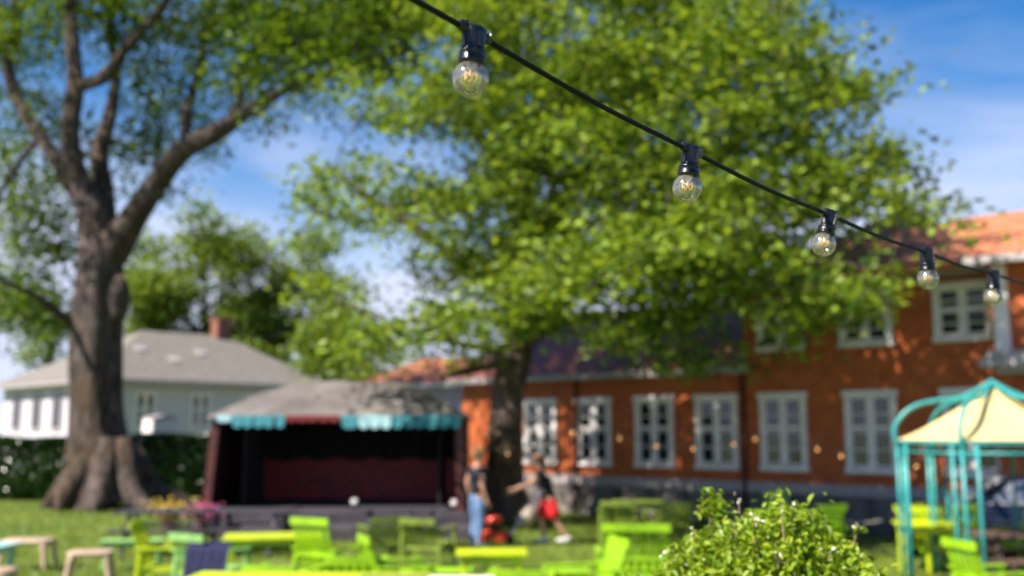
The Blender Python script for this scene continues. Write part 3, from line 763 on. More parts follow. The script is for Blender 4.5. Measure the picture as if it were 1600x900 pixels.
    # front board under the deck, two steps
    m = MB(); m.box((0, -.08, zd/2), (W+.3, .06, zd-.02)); m.build('front_board', DECK, root)
make_stage()
def platform(px0, px1, ztop, Yn, D, label, name='stage_platform', mt=DECK):
    a, b = xat(px0, Yn), xat(px1, Yn)
    root = empty(name, ((a+b)/2, Yn, 0), 0, label, 'platform')
    m = MB(); W = b-a
    for k in range(int(D/.15)): m.box((0, .075+k*.15, ztop-.02), (W, .14, .04))
    m.build('boards', mt, root)
    m = MB(); m.box((0, .03, ztop/2-.02), (W-.04, .05, ztop-.05)); m.box((0, D-.05, ztop/2-.02), (W-.04, .05, ztop-.05)); m.build('skirt', mt, root)
platform(335, 740, .22, 19.4, 1.2, 'long low dark wooden platform in front of the stage')

def spotlight(px, py, Y, z, label):
    root = empty('stage_lamp', (xat(px, Y), Y, z), R(20), label, 'lamp')
    m = MB(); m.lathe([(.001, 0), (.045, 0), (.06, .03), (.065, .12), (.055, .13)], 16, Matrix.Translation((0, 0, .10)) @ Euler((R(70), 0, 0)).to_matrix().to_4x4()); m.build('housing', WHITE, root, smooth=True)
    m = MB(); m.tube([(-.12, 0, .16), (-.12, 0, .02), (.12, 0, .02), (.12, 0, .16)], .01, 6); m.box((0, 0, .01), (.14, .12, .02)); m.build('bracket', BLACKP, root)
spotlight(553, 778, 21.3, at(0, 798, 20.9).z+.024, 'small white lamp on the middle of the stage floor')
spotlight(708, 785, 20.98, at(0, 798, 20.9).z+.024, 'small white lamp at the right front corner of the stage')

def flower_pot(px, Y, label, petals, mt, spread, h, leafc=L_HEDGE, n=260, cat='flowers'):
    root = empty('flower_pot', (xat(px, Y), Y, 0), 0, label, cat)
    m = MB(); m.lathe([(.12, 0), (.17, .26), (.19, .27), (.19, .31), (.15, .31), (.14, .24), (.001, .24)], 18); m.build('pot', BRICK, root, smooth=False)
    P = rng.normal(0, 1, (n, 3))*np.array([spread, spread*.6, .10])+np.array([0, 0, h]); leaves('foliage', P, .09, leafc, root, up=.4)
    P = rng.normal(0, 1, (n, 3))*np.array([spread, spread*.6, .09])+np.array([0, -.05, h+.1]); leaves('blossoms', P, .085, petals, root, up=.4)
flower_pot(322, 20.3, 'pot of bright pink flowers at the left foot of the stage', PINK, None, .16, .40)
flower_pot(268, 21.6, 'low pot of yellowish flowers left of the stage', YPETAL, None, .26, .34, n=300)

# ------------------------------------------------------------------ garden furniture
def chair(name, mt, w=.62, lab='', cat='chair', hb=.95):
    root = empty(name, (0, 0, 0)); tag(root, lab, cat)
    m = MB()
    for k in range(6): m.box((0, -.22+k*.09, .43-.010*k), (w-.08, .075, .022))
    m.build('seat', mt, root)
    m = MB(); n = max(5, int(w/.1))
    for k in range(n):
        x = -w/2+.07+(w-.14)*k/(n-1)
        m.bar((x, .27, .42), (x, .44, hb-.03), .06, .018, up=(0, 1, 0))
    m.bar((-w/2+.02, .445, hb-.04), (w/2-.02, .445, hb-.04), .03, .09); m.bar((-w/2+.02, .32, .58), (w/2-.02, .32, .58), .025, .07)
    m.build('backrest', mt, root)
    for sx in (-1, 1):
        m = MB(); m.bar((sx*w/2, -.30, .64), (sx*w/2, .36, .64), .08, .025); m.build('armrest', mt, root)
        m = MB(); m.bar((sx*w/2, -.26, 0), (sx*w/2, -.24, .628), .05); m.build('leg', mt, root)
        m = MB(); m.bar((sx*w/2, .34, 0), (sx*w/2, .30, .628), .05); m.build('leg', mt, root)
    m = MB(); m.bar((-w/2+.026, -.24, .38), (w/2-.026, -.24, .38), .025, .06); m.bar((-w/2+.026, .30, .36), (w/2-.026, .30, .36), .025, .06)
    for sx in (-1, 1): m.bar((sx*(w/2-.05), -.25, .385), (sx*(w/2-.05), .31, .365), .022, .05)
    m.build('seat_frame', mt, root)
    return root
def table(name, mt, L, W, H, lab, cat='table'):
    root = empty(name, (0, 0, 0)); tag(root, lab, cat)
    m = MB(); n = max(4, round(W/.11))
    for k in range(n): m.box((0, -W/2+W/n*(k+.5), H-.014), (L, W/n-.008, .028))
    m.build('tabletop', mt, root)
    m = MB(); 
    for sy in (-1, 1): m.box((0, sy*(W/2-.07), H-.07), (L-.16, .03, .08))
    for sx in (-1, 1): m.box((sx*(L/2-.09), 0, H-.071), (.03, W-.20, .078))
    m.build('apron', mt, root)
    for sx in (-1, 1):
        for sy in (-1, 1):
            m = MB(); m.bar((sx*(L/2-.08), sy*(W/2-.09), 0), (sx*(L/2-.10), sy*(W/2-.10), H-.03), .06); m.build('leg', mt, root)
    return root
first = {}
def place_chair(px, Y, rz, lab, mt=LIME, w=.62, hb=.95, nm='garden_armchair', group='lime green garden armchairs'):
    key = (mt.name, w, hb, nm)
    if key in first: o = copy_tree(first[key])
    else: o = chair(nm, mt, w, hb=hb); first[key] = o
    o.location = (xat(px, Y), Y, 0); o.rotation_euler = (0, 0, rz)
    return tag(o, lab, 'chair' if w < .8 else 'bench', group)
def place_table(px, Y, rz, lab, mt, L, W, H=.74, nm='garden_table', cat='table', group='painted garden tables'):
    o = table(nm, mt, L, W, H, lab, cat); o.location = (xat(px, Y), Y, 0); o.rotation_euler = (0, 0, rz); o['group'] = group
    return o
# rotation 0: the sitter looks towards the camera (backrest on the far side)
place_chair(272, 13.0, R(94), 'yellow-green armchair seen from the side at left with its slanted backrest to the left', YLIME)
place_chair(338, 12.6, R(150), 'green armchair under the dark blue blanket at left', PALEGREEN, hb=.86)
place_chair(520, 12.9, R(152), 'lime armchair with a tall broad backrest left of the strappy potted plant', LIME, .62, 1.02)
place_chair(632, 11.3, R(110), 'lime armchair turned sideways just behind the cream tabletop', LIME)
place_chair(905, 10.9, R(-75), 'lime armchair turned sideways left of the wide slatted bench', LIME)
place_chair(988, 12.6, R(178), 'wide lime slatted bench beside the leafy bush, its back to the camera', LIME, .86, .98, 'garden_bench', 'lime slatted garden benches')
place_chair(1268, 16.0, R(205), 'lime armchair standing right behind the top of the leafy bush', LIME)
place_chair(1437, 15.7, R(165), 'lime armchair just right of the left gazebo leg', YLIME)
place_chair(1478, 16.1, R(200), 'lime armchair in the shade inside the back of the gazebo', LIME)
place_chair(1552, 10.8, R(100), 'tilted lime armchair at the bottom right before the gazebo legs', LIME)
place_chair(1598, 15.2, R(185), 'lime armchair cut off by the right edge beside the brown picnic table', LIME)
place_chair(1240, 18.4, R(30), 'far faded green chair between the bush and the plinth', PALEGREEN)
place_chair(600, 15.6, R(200), 'dull green armchair behind the strappy plant near the stage', OLIVE, hb=.80)
place_chair(672, 15.4, R(160), 'dull green armchair left of the person in jeans', OLIVE, hb=.80)
place_chair(965, 19.0, R(170), 'far dull green armchair at the left end of the table by the plinth', OLIVE, hb=.80)
place_chair(1040, 18.6, R(200), 'far dull green armchair at the right end of the table by the plinth', OLIVE, hb=.80)
place_chair(450, 10.9, R(170), 'lime armchair right behind the left part of the yellow tabletop', LIME, hb=.72)
place_chair(560, 11.6, R(185), 'lime armchair just below the strappy plant behind the cream tabletop', LIME, hb=.72)
place_chair(815, 10.6, R(175), 'lime armchair at the bottom between the small yellow table and the sideways chair', LIME, hb=.72)
place_chair(1452, 15.3, R(20), 'yellow-green armchair beside the left gazebo leg, facing the camera', YLIME)
place_table(430, 13.3, R(12), 'yellow-green garden table between the blue blanket and the tall backed chair', YLIME, 1.25, .75)
place_table(768, 11.6, R(2), 'small yellow slatted table standing in front of the person in jeans', YLIME, .80, .55)
place_table(680, 11.9, R(-3), 'low lime bench top left of the small yellow table', LIME, .95, .4, .5, 'low_bench', 'bench', 'low backless benches')
place_table(862, 11.4, R(3), 'low lime bench right of the small yellow table', LIME, .85, .45, .55, 'low_bench', 'bench', 'low backless benches')
place_table(212, 15.4, R(4), 'faded green backless bench behind the beige stools', PALEGREEN, .95, .35, .46, 'low_bench', 'bench', 'low backless benches')
place_table(998, 19.6, R(4), 'far dull green table standing by the stone plinth', OLIVE, 1.0, .7)
place_table(1215, 17.0, R(-6), 'lime table partly hidden behind the leafy bush', LIME, 1.0, .6)
place_table(1452, 15.0, R(-12), 'yellow-green table inside the gazebo', YLIME, 1.0, .7)
place_table(485, 9.55, R(-2.2), 'yellow tabletop cut by the bottom edge left of the cream one', YLIME, 2.25, .75)
place_table(664, 9.35, R(-2.5), 'cream white tabletop cut by the bottom edge', CREAM, 1.26, .70)
place_table(-22, 12.9, 0, 'pale mint table cut off by the left edge', MINT, .7, .7, .66)
# blanket
def blanket():
    Y = 12.55; root_loc = (xat(340, Y), Y-.2, 0)
    nx, nz = 26, 20; v = []; fs = []
    for j in range(nz+1):
        for i in range(nx+1):
            u = i/nx-.5; t = j/nz
            z = .80-.46*t*(1+.02*math.sin(i*.7)); y = -.10-.14*t+.004*math.sin(i*1.1+t*3)
            if t < .12: y = .05-.15*t/.12
            v.append((u*.50, y, z))
    nn = len(v); v += [(x, y+.014, z) for x, y, z in v]
    for j in range(nz):
        for i in range(nx):
            a = j*(nx+1)+i; q = (a, a+1, a+nx+2, a+nx+1); fs.append(q); fs.append(tuple(nn+k for k in q[::-1]))
    m = MB(); m.add(v, fs); o = m.build('blanket', NAVY, None, True, root_loc)
    o.location = (xat(348, Y), Y-.42, -.02)
    tag(o, 'dark blue blanket hanging over the green armchair at left', 'blanket')
blanket()
# stools
def stool(px, Y, lab, w=.66, H=.46, rz=0):
    root = empty('plastic_stool', (xat(px, Y), Y, 0), rz, lab, 'stool', 'beige moulded stools')
    m = MB(); d = .42
    prof = []; 
    v = []; fs = []; N = 40; lev = [(.90, H-.06), (.98, H-.045), (1, H-.025), (.97, H-.006), (.90, H)]
    for f, z in lev:
        for k in range(N):
            a = 2*math.pi*k/N; c, s = math.cos(a), math.sin(a)
            e = 2/5.0
            v.append((math.copysign(abs(c)**e, c)*w/2*f, math.copysign(abs(s)**e, s)*d/2*f, z))
    for i in range(len(lev)-1):
        for k in range(N): fs.append((i*N+k, i*N+(k+1) % N, (i+1)*N+(k+1) % N, (i+1)*N+k))
    fs.append(tuple(range(N))); fs.append(tuple((len(lev)-1)*N+k for k in range(N)))
    m.add(v, fs); m.build('seat', BEIGE, root, smooth=True)
    for sx in (-1, 1):
        for sy in (-1, 1):
            m = MB(); m.tube(catmull([(sx*(w/2-.13), sy*(d/2-.09), H-.03), (sx*(w/2-.075), sy*(d/2-.05), H-.09), (sx*(w/2-.05), sy*(d/2-.035), H*.5), (sx*(w/2-.01), sy*(d/2), 0)], 4), list(np.linspace(.055, .03, 13)), 10)
            m.build('leg', BEIGE, root, smooth=True)
stool(51, 15.5, 'beige moulded stool standing farther back at left', .74)
stool(148, 14.0, 'beige moulded stool nearer the camera in front of the green bench', .60, rz=R(15))
stool(-8, 12.2, 'beige moulded stool cut by the bottom left corner', .6, rz=R(5))
# dark picnic tables left of the stage
def picnic(px, Y, rz, lab, mt, L=1.7):
    root = empty('picnic_table', (xat(px, Y), Y, 0), rz, lab, 'picnic table', 'dark picnic tables')
    m = MB()
    for k in range(5): m.box((0, -.3+k*.15, .72), (L, .14, .035))
    m.build('tabletop', mt, root)
    for sy in (-1, 1):
        m = MB(); m.box((0, sy*.68, .44), (L, .14, .035)); m.box((0, sy*.53, .44), (L, .14, .035)); m.build('bench_seat', mt, root)
    for sx in (-1, 1):
        m = MB(); x = sx*(L/2-.25); m.bar((x, -.62, 0), (x, -.2, .70), .05, .09); m.bar((x, .62, 0), (x, .2, .70), .05, .09); m.box((x+.045, 0, .40), (.04, 1.5, .09)); m.build('leg', mt, root)
picnic(262, 17.4, R(6), 'dark picnic table left of the stage behind the side-on armchair', DARKWOOD, 1.6)
picnic(395, 17.6, R(-4), 'dark picnic table before the left half of the stage', DARKWOOD, 1.5)
picnic(628, 18.0, R(3), 'dark picnic table before the right half of the stage', DARKWOOD, 1.6)
picnic(1578, 13.6, R(-8), 'brown picnic table at the right edge behind the gazebo legs', BROWNWOOD, 1.1)
# wicker baskets / firewood heap at right bottom
def woodpile(px, Y, lab):
    root = empty('firewood_heap', (xat(px, Y), Y, 0), 0, lab, 'firewood')
    rs = random.Random(4); k = 0
    for r in range(3):
        for c in range(6-r//2):
            m = MB(); x = -.5+c*.2+(.1 if r % 2 else 0); a = rs.uniform(-.5, .5)
            m.tube([(x-.05, -.22, .08+r*.13), (x+math.sin(a)*.2, .22, .08+r*.13+rs.uniform(-.02, .02))], rs.uniform(.06, .085), 7, wob=.1, seed=k)
            m.build('log', TWIG, root); k += 1
woodpile(1615, 11.4, 'heap of pale brown logs at the bottom right corner')

# strappy potted plant
def strappy(px, Y, lab):
    root = empty('strappy_plant', (xat(px, Y), Y, 0), 0, lab, 'plant')
    m = MB(); m.lathe([(.14, 0), (.19, .3), (.21, .31), (.21, .35), (.001, .33)], 18); m.build('pot', BRICK, root)
    m = MB(); rs = random.Random(3)
    for k in range(150):
        a = rs.uniform(0, 6.28); L = rs.uniform(.3, .58); w = .018
        pts = []
        for t in np.linspace(0, 1, 6):
            rr = L*t*.85; z = .34+L*(t*.95-.55*t*t)+rs.uniform(0, .01)
            pts.append(Vector((math.cos(a)*rr, math.sin(a)*rr, z)))
        s = Vector((-math.sin(a), math.cos(a), 0))
        v = []
        for i, p in enumerate(pts):
            ww = w*(1-i/5.5); v += [p-s*ww, p+s*ww]
        m.add(v, [(2*i, 2*i+1, 2*i+3, 2*i+2) for i in range(5)])
    m.build('foliage', L_PALM, root)
strappy(578, 12.3, 'strappy leaved green pot plant beside the tall backed lime chair')

# ------------------------------------------------------------------ rope fence
def rope_fence():
    Y = 18.3
    root = empty('rope_fence', (xat(1290, Y), Y, 0), 0, 'sagging pale rope strung between short posts before the stone plinth', 'fence')
    x0 = root.location.x; xs = [xat(1285, Y)-x0, xat(1402, Y)-x0, xat(1500, Y)-x0, xat(1600, Y)-x0]
    for x in xs:
        m = MB(); m.tube([(x, 0, 0), (x, 0, .66)], .035, 10); m.ball((x, 0, .68), .045, 6); m.build('post', GREYTRIM, root)
    for a, b in zip(xs[:-1], xs[1:]):
        pts = [(a+(b-a)*t, 0, .60-.16*4*t*(1-t)) for t in np.linspace(0, 1, 14)]
        m = MB(); m.tube(pts, .022, 8); m.build('rope', ROPE, root, smooth=True)
rope_fence()

# ------------------------------------------------------------------ gazebo
def gazebo():
    cy = 13.9; cx = xat(1560, cy); Rg = 1.28
    root = empty('hexagonal_gazebo', (cx, cy, 0), 0, 'teal metal gazebo with cream canvas canopy and curved corner arches at right', 'gazebo')
    ze = at(0, 690, cy).z; zp = at(0, 603, cy).z; a0 = R(226.6)
    V = [Vector((math.cos(a0+R(60)*k)*Rg, math.sin(a0+R(60)*k)*Rg, 0)) for k in range(6)]
    for k in range(6):
        c = V[k]; d1 = (V[(k+1) % 6]-c).normalized(); d2 = (V[k-1]-c).normalized()
        m = MB()
        for q, off in enumerate((Vector((0, 0, 0)), d1*.18, d2*.18)):
            m.tube([c+off, c+off+Vector((0, 0, ze-.02))], .024, 10)
        for d in (d1, d2):
            for j in range(7):
                z = .12+j*.26
                m.tube([c+Vector((0, 0, z)), c+d*.09+Vector((0, 0, z+.11)), c+d*.18+Vector((0, 0, z))], .006, 6)
        m.build('post', TEAL, root, smooth=True)
        m = MB(); n = V[(k+1) % 6]
        m.tube([c+Vector((0, 0, ze-.02)), n+Vector((0, 0, ze-.02))], .022, 8); m.tube([c+Vector((0, 0, ze-.14)), n+Vector((0, 0, ze-.14))], .016, 8); m.build('rail', TEAL, root, smooth=True)
        # arch rising from the post and sweeping in to the peak
        u = c.normalized()
        pts = [c+Vector((0, 0, ze-.05)), c+u*.03+Vector((0, 0, ze+.16)), c*.93+Vector((0, 0, ze+.36)), c*.78+Vector((0, 0, ze+.50)), c*.55+Vector((0, 0, ze+.57)), c*.34+Vector((0, 0, ze+.60)), c*.17+Vector((0, 0, ze+.70)), c*.03+Vector((0, 0, zp+.04))]
        m = MB(); m.tube([tuple(p) for p in catmull([tuple(p) for p in pts], 5)], .030, 10); m.build('arch', TEAL, root, smooth=True)
    # canopy
    m = MB(); n = 10; v = []; fs = []
    for j in range(n+1):
        t = j/n; h = (1-t); z = ze+.015+(zp-ze-.02)*(h**1.22)
        for k in range(6):
            for q in range(6):
                p = V[k].lerp(V[(k+1) % 6], q/6)*max(t, .012)*1.02
                sag = .05*math.sin(math.pi*q/6)*t*(1-t)*2
                v.append((p.x, p.y, z-sag))
    NR = 36
    for j in range(n):
        for k in range(NR): fs.append((j*NR+k, j*NR+(k+1) % NR, (j+1)*NR+(k+1) % NR, (j+1)*NR+k))
    nn = len(v); v += [(x, y, z-.006) for x, y, z in v]; fs += [tuple(nn+i for i in f[::-1]) for f in list(fs)]
    m.add(v, fs); m.build('canopy', CANVAS, root)
    m = MB()
    for k in range(6): m.tube([V[k]*1.02+Vector((0, 0, ze+.01)), V[(k+1) % 6]*1.02+Vector((0, 0, ze+.01))], .012, 6)
    m.build('hem', TEAL, root)
    m = MB(); m.ball((0, 0, zp+.05), .05, 8); m.build('finial', TEAL, root, smooth=True)
gazebo()

# ------------------------------------------------------------------ car
def car():
    Y = 16.9; root = empty('parked_car', (xat(1478, Y)+1.35, Y+.15, 0), R(-14), 'dark blue car parked before the red house, half hidden by the gazebo legs', 'car')
    # local x: length, front at -x
    L = 4.2; W = 1.72; st = []
    #   x, half width, z low, z belt, z top, top half width
    prof = [(-2.10, .55, .34, .55, .58, .50), (-2.04, .72, .24, .62, .68, .62), (-1.85, .82, .20, .70, .78, .70), (-1.3, .86, .19, .76, .87, .74), (-.95, .86, .19, .82, .93, .74),
            (-.35, .86, .19, .86, 1.30, .58), (0, .86, .19, .88, 1.37, .57), (.6, .86, .19, .89, 1.38, .56), (1.2, .86, .19, .90, 1.31, .55), (1.75, .84, .20, .90, 1.0, .62), (2.0, .78, .24, .86, .92, .66), (2.1, .66, .36, .72, .76, .58)]
    P = catmull(prof, 5); v = []; fs = []
    def ring(p):
        x, hw, zl, zb, zt, tw = p
        half = [(0, zl), (hw*.8, zl), (hw*.97, zl+.06), (hw, (zl+zb)/2), (hw*.985, zb-.04), (hw*.95, zb), (tw+(hw*.95-tw)*.45, zb+(zt-zb)*.5), (tw, zt-.05*min(1, (zt-zb)*3)), (tw*.8, zt-.012), (0, zt+.01)]
        return [(x, y, z) for y, z in half]+[(x, -y, z) for y, z in half[-2:0:-1]]
    R_ = [ring(p) for p in P]; n = len(R_[0])
    for r in R_: v += r
    for i in range(len(R_)-1):
        for k in range(n): fs.append((i*n+k, i*n+(k+1) % n, (i+1)*n+(k+1) % n, (i+1)*n+k))
    fs.append(tuple(range(n))); fs.append(tuple((len(R_)-1)*n+k for k in range(n)))
    m = MB(); m.add(v, fs); b = m.build('body', CARPAINT, root, smooth=True)
    # glass, set just outside the cabin surface
    m = MB(); m.add([(-.97, -.66, .945), (-.97, .66, .945), (-.36, .55, 1.315), (-.36, -.55, 1.315), (-.99, -.66, .93), (-.99, .66, .93), (-.38, .55, 1.30), (-.38, -.55, 1.30)], [(0, 1, 2, 3), (4, 5, 6, 7), (0, 1, 5, 4), (1, 2, 6, 5), (2, 3, 7, 6), (3, 0, 4, 7)]); m.build('windscreen', CARGLASS, root)
    m = MB(); m.add([(1.72, -.58, 1.03), (1.72, .58, 1.03), (1.26, .50, 1.31), (1.26, -.50, 1.31), (1.74, -.58, 1.045), (1.74, .58, 1.045), (1.28, .50, 1.325), (1.28, -.50, 1.325)], [(0, 1, 2, 3), (4, 5, 6, 7), (0, 1, 5, 4), (1, 2, 6, 5), (2, 3, 7, 6), (3, 0, 4, 7)]); m.build('rear_window', CARGLASS, root)
    for sy in (-1, 1):
        for xa, xb, ta, tb in ((-.72, .22, -.30, .22), (.28, 1.35, .28, 1.05)):
            m = MB(); y0 = sy*.835; y1 = sy*.635
            q = [(xa, y0, .90), (xb, y0, .91), (tb, y1, 1.27), (ta, y1, 1.26)]
            m.add(q+[(x, y-sy*.02, z) for x, y, z in q], [(0, 1, 2, 3), (7, 6, 5, 4), (0, 1, 5, 4), (1, 2, 6, 5), (2, 3, 7, 6), (3, 0, 4, 7)]); m.build('side_window', CARGLASS, root)
        m = MB(); m.ball((-.62, sy*.95, .95), .09, 7, (.7, 1, .7)); m.build('mirror', CARPAINT, root, smooth=True)
        m = MB(); m.ball((-1.98, sy*.56, .60), .13, 8, (.6, 1.1, .55)); m.build('headlight', WHITE, root, smooth=True)
        for x in (-1.35, 1.35):
            M = Matrix.Translation((x, sy*.78, .31)) @ Euler((R(90), 0, 0)).to_matrix().to_4x4()
            m = MB(); m.lathe([(.19, -.1), (.30, -.1), (.315, -.05), (.315, .05), (.30, .1), (.19, .1)], 28, M); w = m.build('wheel', TYRE, root, smooth=False)
            m = MB(); m.lathe([(.001, -.07), (.19, -.09), (.19, .09), (.001, .07)], 20, M); m.build('rim', STEEL, w)
car()

# ------------------------------------------------------------------ mower
def mower():
    Y = 18.9; x = xat(772, Y)
    root = empty('lawn_mower', (x, Y, 0), 0, 'orange-red push lawn mower with beige grass bag between the two people', 'lawn mower')
    m = MB(); m.lathe([(.20, .09), (.31, .08), (.31, .19), (.24, .24), (.10, .26), (.001, .26)], 22, None, 1.15, .8); m.build('deck', ORANGE, root, smooth=False)
    m = MB(); m.lathe([(.12, .26), (.14, .30), (.14, .36), (.10, .38), (.001, .38)], 16); m.build('engine', BLACKP, root)
    m = MB(); m.lathe([(.13, .385), (.16, .42), (.14, .50), (.001, .53)], 16); m.build('engine_cover', ORANGE, root, smooth=True)
    for sx in (-1, 1):
        for sy in (-1, 1):
            M = Matrix.Translation((sx*.30, sy*.27, .09)) @ Euler((R(90), 0, 0)).to_matrix().to_4x4()
            m = MB(); m.lathe([(.03, -.025), (.085, -.025), (.09, 0), (.085, .025), (.03, .025)], 18, M); m.build('wheel', TYRE, root)
    m = MB()
    for sy in (-1, 1): m.tube([(.30, sy*.2, .18), (.62, sy*.2, .60), (.92, sy*.19, .98)], .013, 8)
    m.tube([(.92, -.19, .98), (.92, .19, .98)], .014, 8); m.build('handle', STEEL, root)
    m = MB(); v = []
    m.lathe([(.08, 0), (.15, .04), (.17, .20), (.15, .36), (.09, .40), (.001, .40)], 8, Matrix.Translation((.50, 0, .34)) @ Euler((0, R(35), 0)).to_matrix().to_4x4(), 1, .9)
    m.build('grass_bag', BAG, root, smooth=True)
mower()

# ------------------------------------------------------------------ people
def skin_obj(name, chains, m, parent, sub=2, rootv=None):
    """chains: dict of named verts {name:(co,r)} + edges"""
    V, E = chains; names = list(V); idx = {n: i for i, n in enumerate(names)}
    me = bpy.data.meshes.new(name); me.from_pydata([V[n][0] for n in names], [(idx[a], idx[b]) for a, b in E], []); me.materials.append(m)
    o = bpy.data.objects.new(name, me); col.objects.link(o); o.parent = parent
    md = o.modifiers.new('skin', 'SKIN'); md.use_smooth_shade = True; md.branch_smoothing = .4
    sv = me.skin_vertices[0].data if me.skin_vertices else None
    if sv is None:
        bm = bmesh.new(); bm.from_mesh(me); bm.verts.layers.skin.verify(); bm.to_mesh(me); bm.free(); sv = me.skin_vertices[0].data
    for n in names:
        r = V[n][1]; sv[idx[n]].radius = r if hasattr(r, '__len__') else (r, r); sv[idx[n]].use_root = (n == (rootv or names[0]))
    s = o.modifiers.new('sub', 'SUBSURF'); s.levels = sub; s.render_levels = sub
    return o
def lerp(a, b, t): return tuple(a[i]+(b[i]-a[i])*t for i in range(3))
def person(loc, rz, J, lab, skinm, hairm, shirtm, legm, shorts=False, longhair=False, shirt_long=0):
    """J: joints in local space, facing +x, left = +y"""
    root = empty('person', loc, rz, lab, 'person')
    V = {}; E = []
    V['pelvis'] = (J['pelvis'], (.11, .10)); V['waist'] = (lerp(J['pelvis'], J['chest'], .45), (.10, .088)); V['chest'] = (J['chest'], (.12, .10)); V['neck'] = (J['neck'], (.06, .058))
    V['jaw'] = (lerp(J['neck'], J['head'], .55), (.07, .065)); V['head'] = (J['head'], (.10, .088)); V['crown'] = (J['crown'], (.07, .065))
    E += [('pelvis', 'waist'), ('waist', 'chest'), ('chest', 'neck'), ('neck', 'jaw'), ('jaw', 'head'), ('head', 'crown')]
    for s in ('l', 'r'):
        sh, el, wr = J['sh'+s], J['el'+s], J['wr'+s]; hp, kn, an = J['hp'+s], J['kn'+s], J['an'+s]
        V['sh'+s] = (sh, .062); V['ua'+s] = (lerp(sh, el, .5), .052); V['el'+s] = (el, .042); V['fa'+s] = (lerp(el, wr, .4), .042); V['wr'+s] = (wr, .028)
        hd = (Vector(wr)-Vector(el)).normalized()
        hd = (hd*.75+Vector(J.get('hand', (0, 0, -.3)))).normalized()
        pc = Vector(wr)+hd*.07; V['pm'+s] = (tuple(pc), (.038, .022))
        side = hd.cross(Vector((0, 1, 0)) if abs(hd.y) < .8 else Vector((1, 0, 0))).normalized()
        E += [('chest', 'sh'+s), ('sh'+s, 'ua'+s), ('ua'+s, 'el'+s), ('el'+s, 'fa'+s), ('fa'+s, 'wr'+s), ('wr'+s, 'pm'+s)]
        curl = Vector(J.get('curl', (0, 0, 0)))
        for f, (o_, ln) in enumerate(((-.028, .07), (-.010, .08), (.009, .075), (.027, .06))):
            a = pc+hd*.035+side*o_; b = a+(hd+curl*.3).normalized()*ln*.5; c = b+(hd+curl).normalized()*ln*.5
            V[f'f{f}a{s}'] = (tuple(a), .010); V[f'f{f}b{s}'] = (tuple(b), .009); V[f'f{f}c{s}'] = (tuple(c), .008)
            E += [('pm'+s, f'f{f}a{s}'), (f'f{f}a{s}', f'f{f}b{s}'), (f'f{f}b{s}', f'f{f}c{s}')]
        t = Vector(wr)+hd*.03-side*.04; V['th'+s] = (tuple(t), .012); V['tt'+s] = (tuple(t+hd*.045-side*.015), .010); E += [('wr'+s, 'th'+s), ('th'+s, 'tt'+s)]
        V['hp'+s] = (hp, .095); V['ut'+s] = (lerp(hp, kn, .4), .085); V['kn'+s] = (kn, .058); V['cf'+s] = (lerp(kn, an, .3), .058); V['an'+s] = (an, .038)
        E += [('pelvis', 'hp'+s), ('hp'+s, 'ut'+s), ('ut'+s, 'kn'+s), ('kn'+s, 'cf'+s), ('cf'+s, 'an'+s)]
    skin_obj('body', (V, E), skinm, root, 2)
    # face: nose, ears, eyes
    hd = Vector(J['head']); f = Vector(J.get('face', (1, 0, 0))).normalized(); sd = Vector((-f.y, f.x, 0))
    m = MB(); m.ball(hd+f*.095+Vector((0, 0, -.01)), .018, 6, (1, 1, 1.5)); m.build('nose', skinm, root, smooth=True)
    for q in (-1, 1):
        m = MB(); m.ball(hd+sd*q*.088+Vector((0, 0, -.01)), .026, 6, (1, .4, 1.3)); m.build('ear', skinm, root, smooth=True)
        m = MB(); m.ball(hd+f*.086+sd*q*.032+Vector((0, 0, .018)), .011, 6); m.build('eye', WHITE, root, smooth=True)
    m = MB(); m.box(hd+f*.088+Vector((0, 0, -.052)), (.018, .04, .008), (0, 0, math.atan2(f.y, f.x))); m.build('mouth', REDPOST, root)
    # hair cap
    m = MB(); hc = hd+Vector((0, 0, .045))-f*.018
    m.ball(hc, .118, 12, (1, .93, .92))
    if longhair: m.tube(catmull([tuple(hc-f*.04), tuple(hc-f*.085+Vector((0, 0, -.10))), tuple(hc-f*.09+Vector((0, 0, -.24)))], 4), list(np.linspace(.095, .05, 9)), 14, wob=.1)
    m.build('hair', hairm, root, smooth=True)
    # shirt
    V = {}; E = []
    V['z'] = (lerp(J['pelvis'], J['chest'], -.12), (.17, .155)); V['a'] = (lerp(J['pelvis'], J['chest'], .12), (.165, .15)); V['b'] = (lerp(J['pelvis'], J['chest'], .55), (.165, .15)); V['c'] = (J['chest'], (.19, .165)); V['d'] = (lerp(J['chest'], J['neck'], .7), (.085, .08))
    E += [('z', 'a'), ('a', 'b'), ('b', 'c'), ('c', 'd')]
    for s in ('l', 'r'):
        V['s'+s] = (J['sh'+s], .092); V['u'+s] = (lerp(J['sh'+s], J['el'+s], .5), .078); E += [('c', 's'+s), ('s'+s, 'u'+s)]
    skin_obj('shirt', (V, E), shirtm, root, 2, 'b')
    V = {'p': (lerp(J['pelvis'], J['chest'], .25), (.155, .14)), 'q': (J['pelvis'], (.165, .15))}; E = [('p', 'q')]
    for s in ('l', 'r'):
        k = 1.0 if not shorts else 1.02
        V['h'+s] = (J['hp'+s], .130); V['t'+s] = (lerp(J['hp'+s], J['kn'+s], .45), .112 if not shorts else .138); V['k'+s] = (lerp(J['hp'+s], J['kn'+s], k), .085 if not shorts else .148)
        E += [('q', 'h'+s), ('h'+s, 't'+s), ('t'+s, 'k'+s)]
        if not shorts:
            V['c'+s] = (lerp(J['kn'+s], J['an'+s], .4), .078); V['a'+s] = (lerp(J['kn'+s], J['an'+s], .95), .068); E += [('k'+s, 'c'+s), ('c'+s, 'a'+s)]
    skin_obj('shorts' if shorts else 'jeans', (V, E), legm, root, 2, 'q')
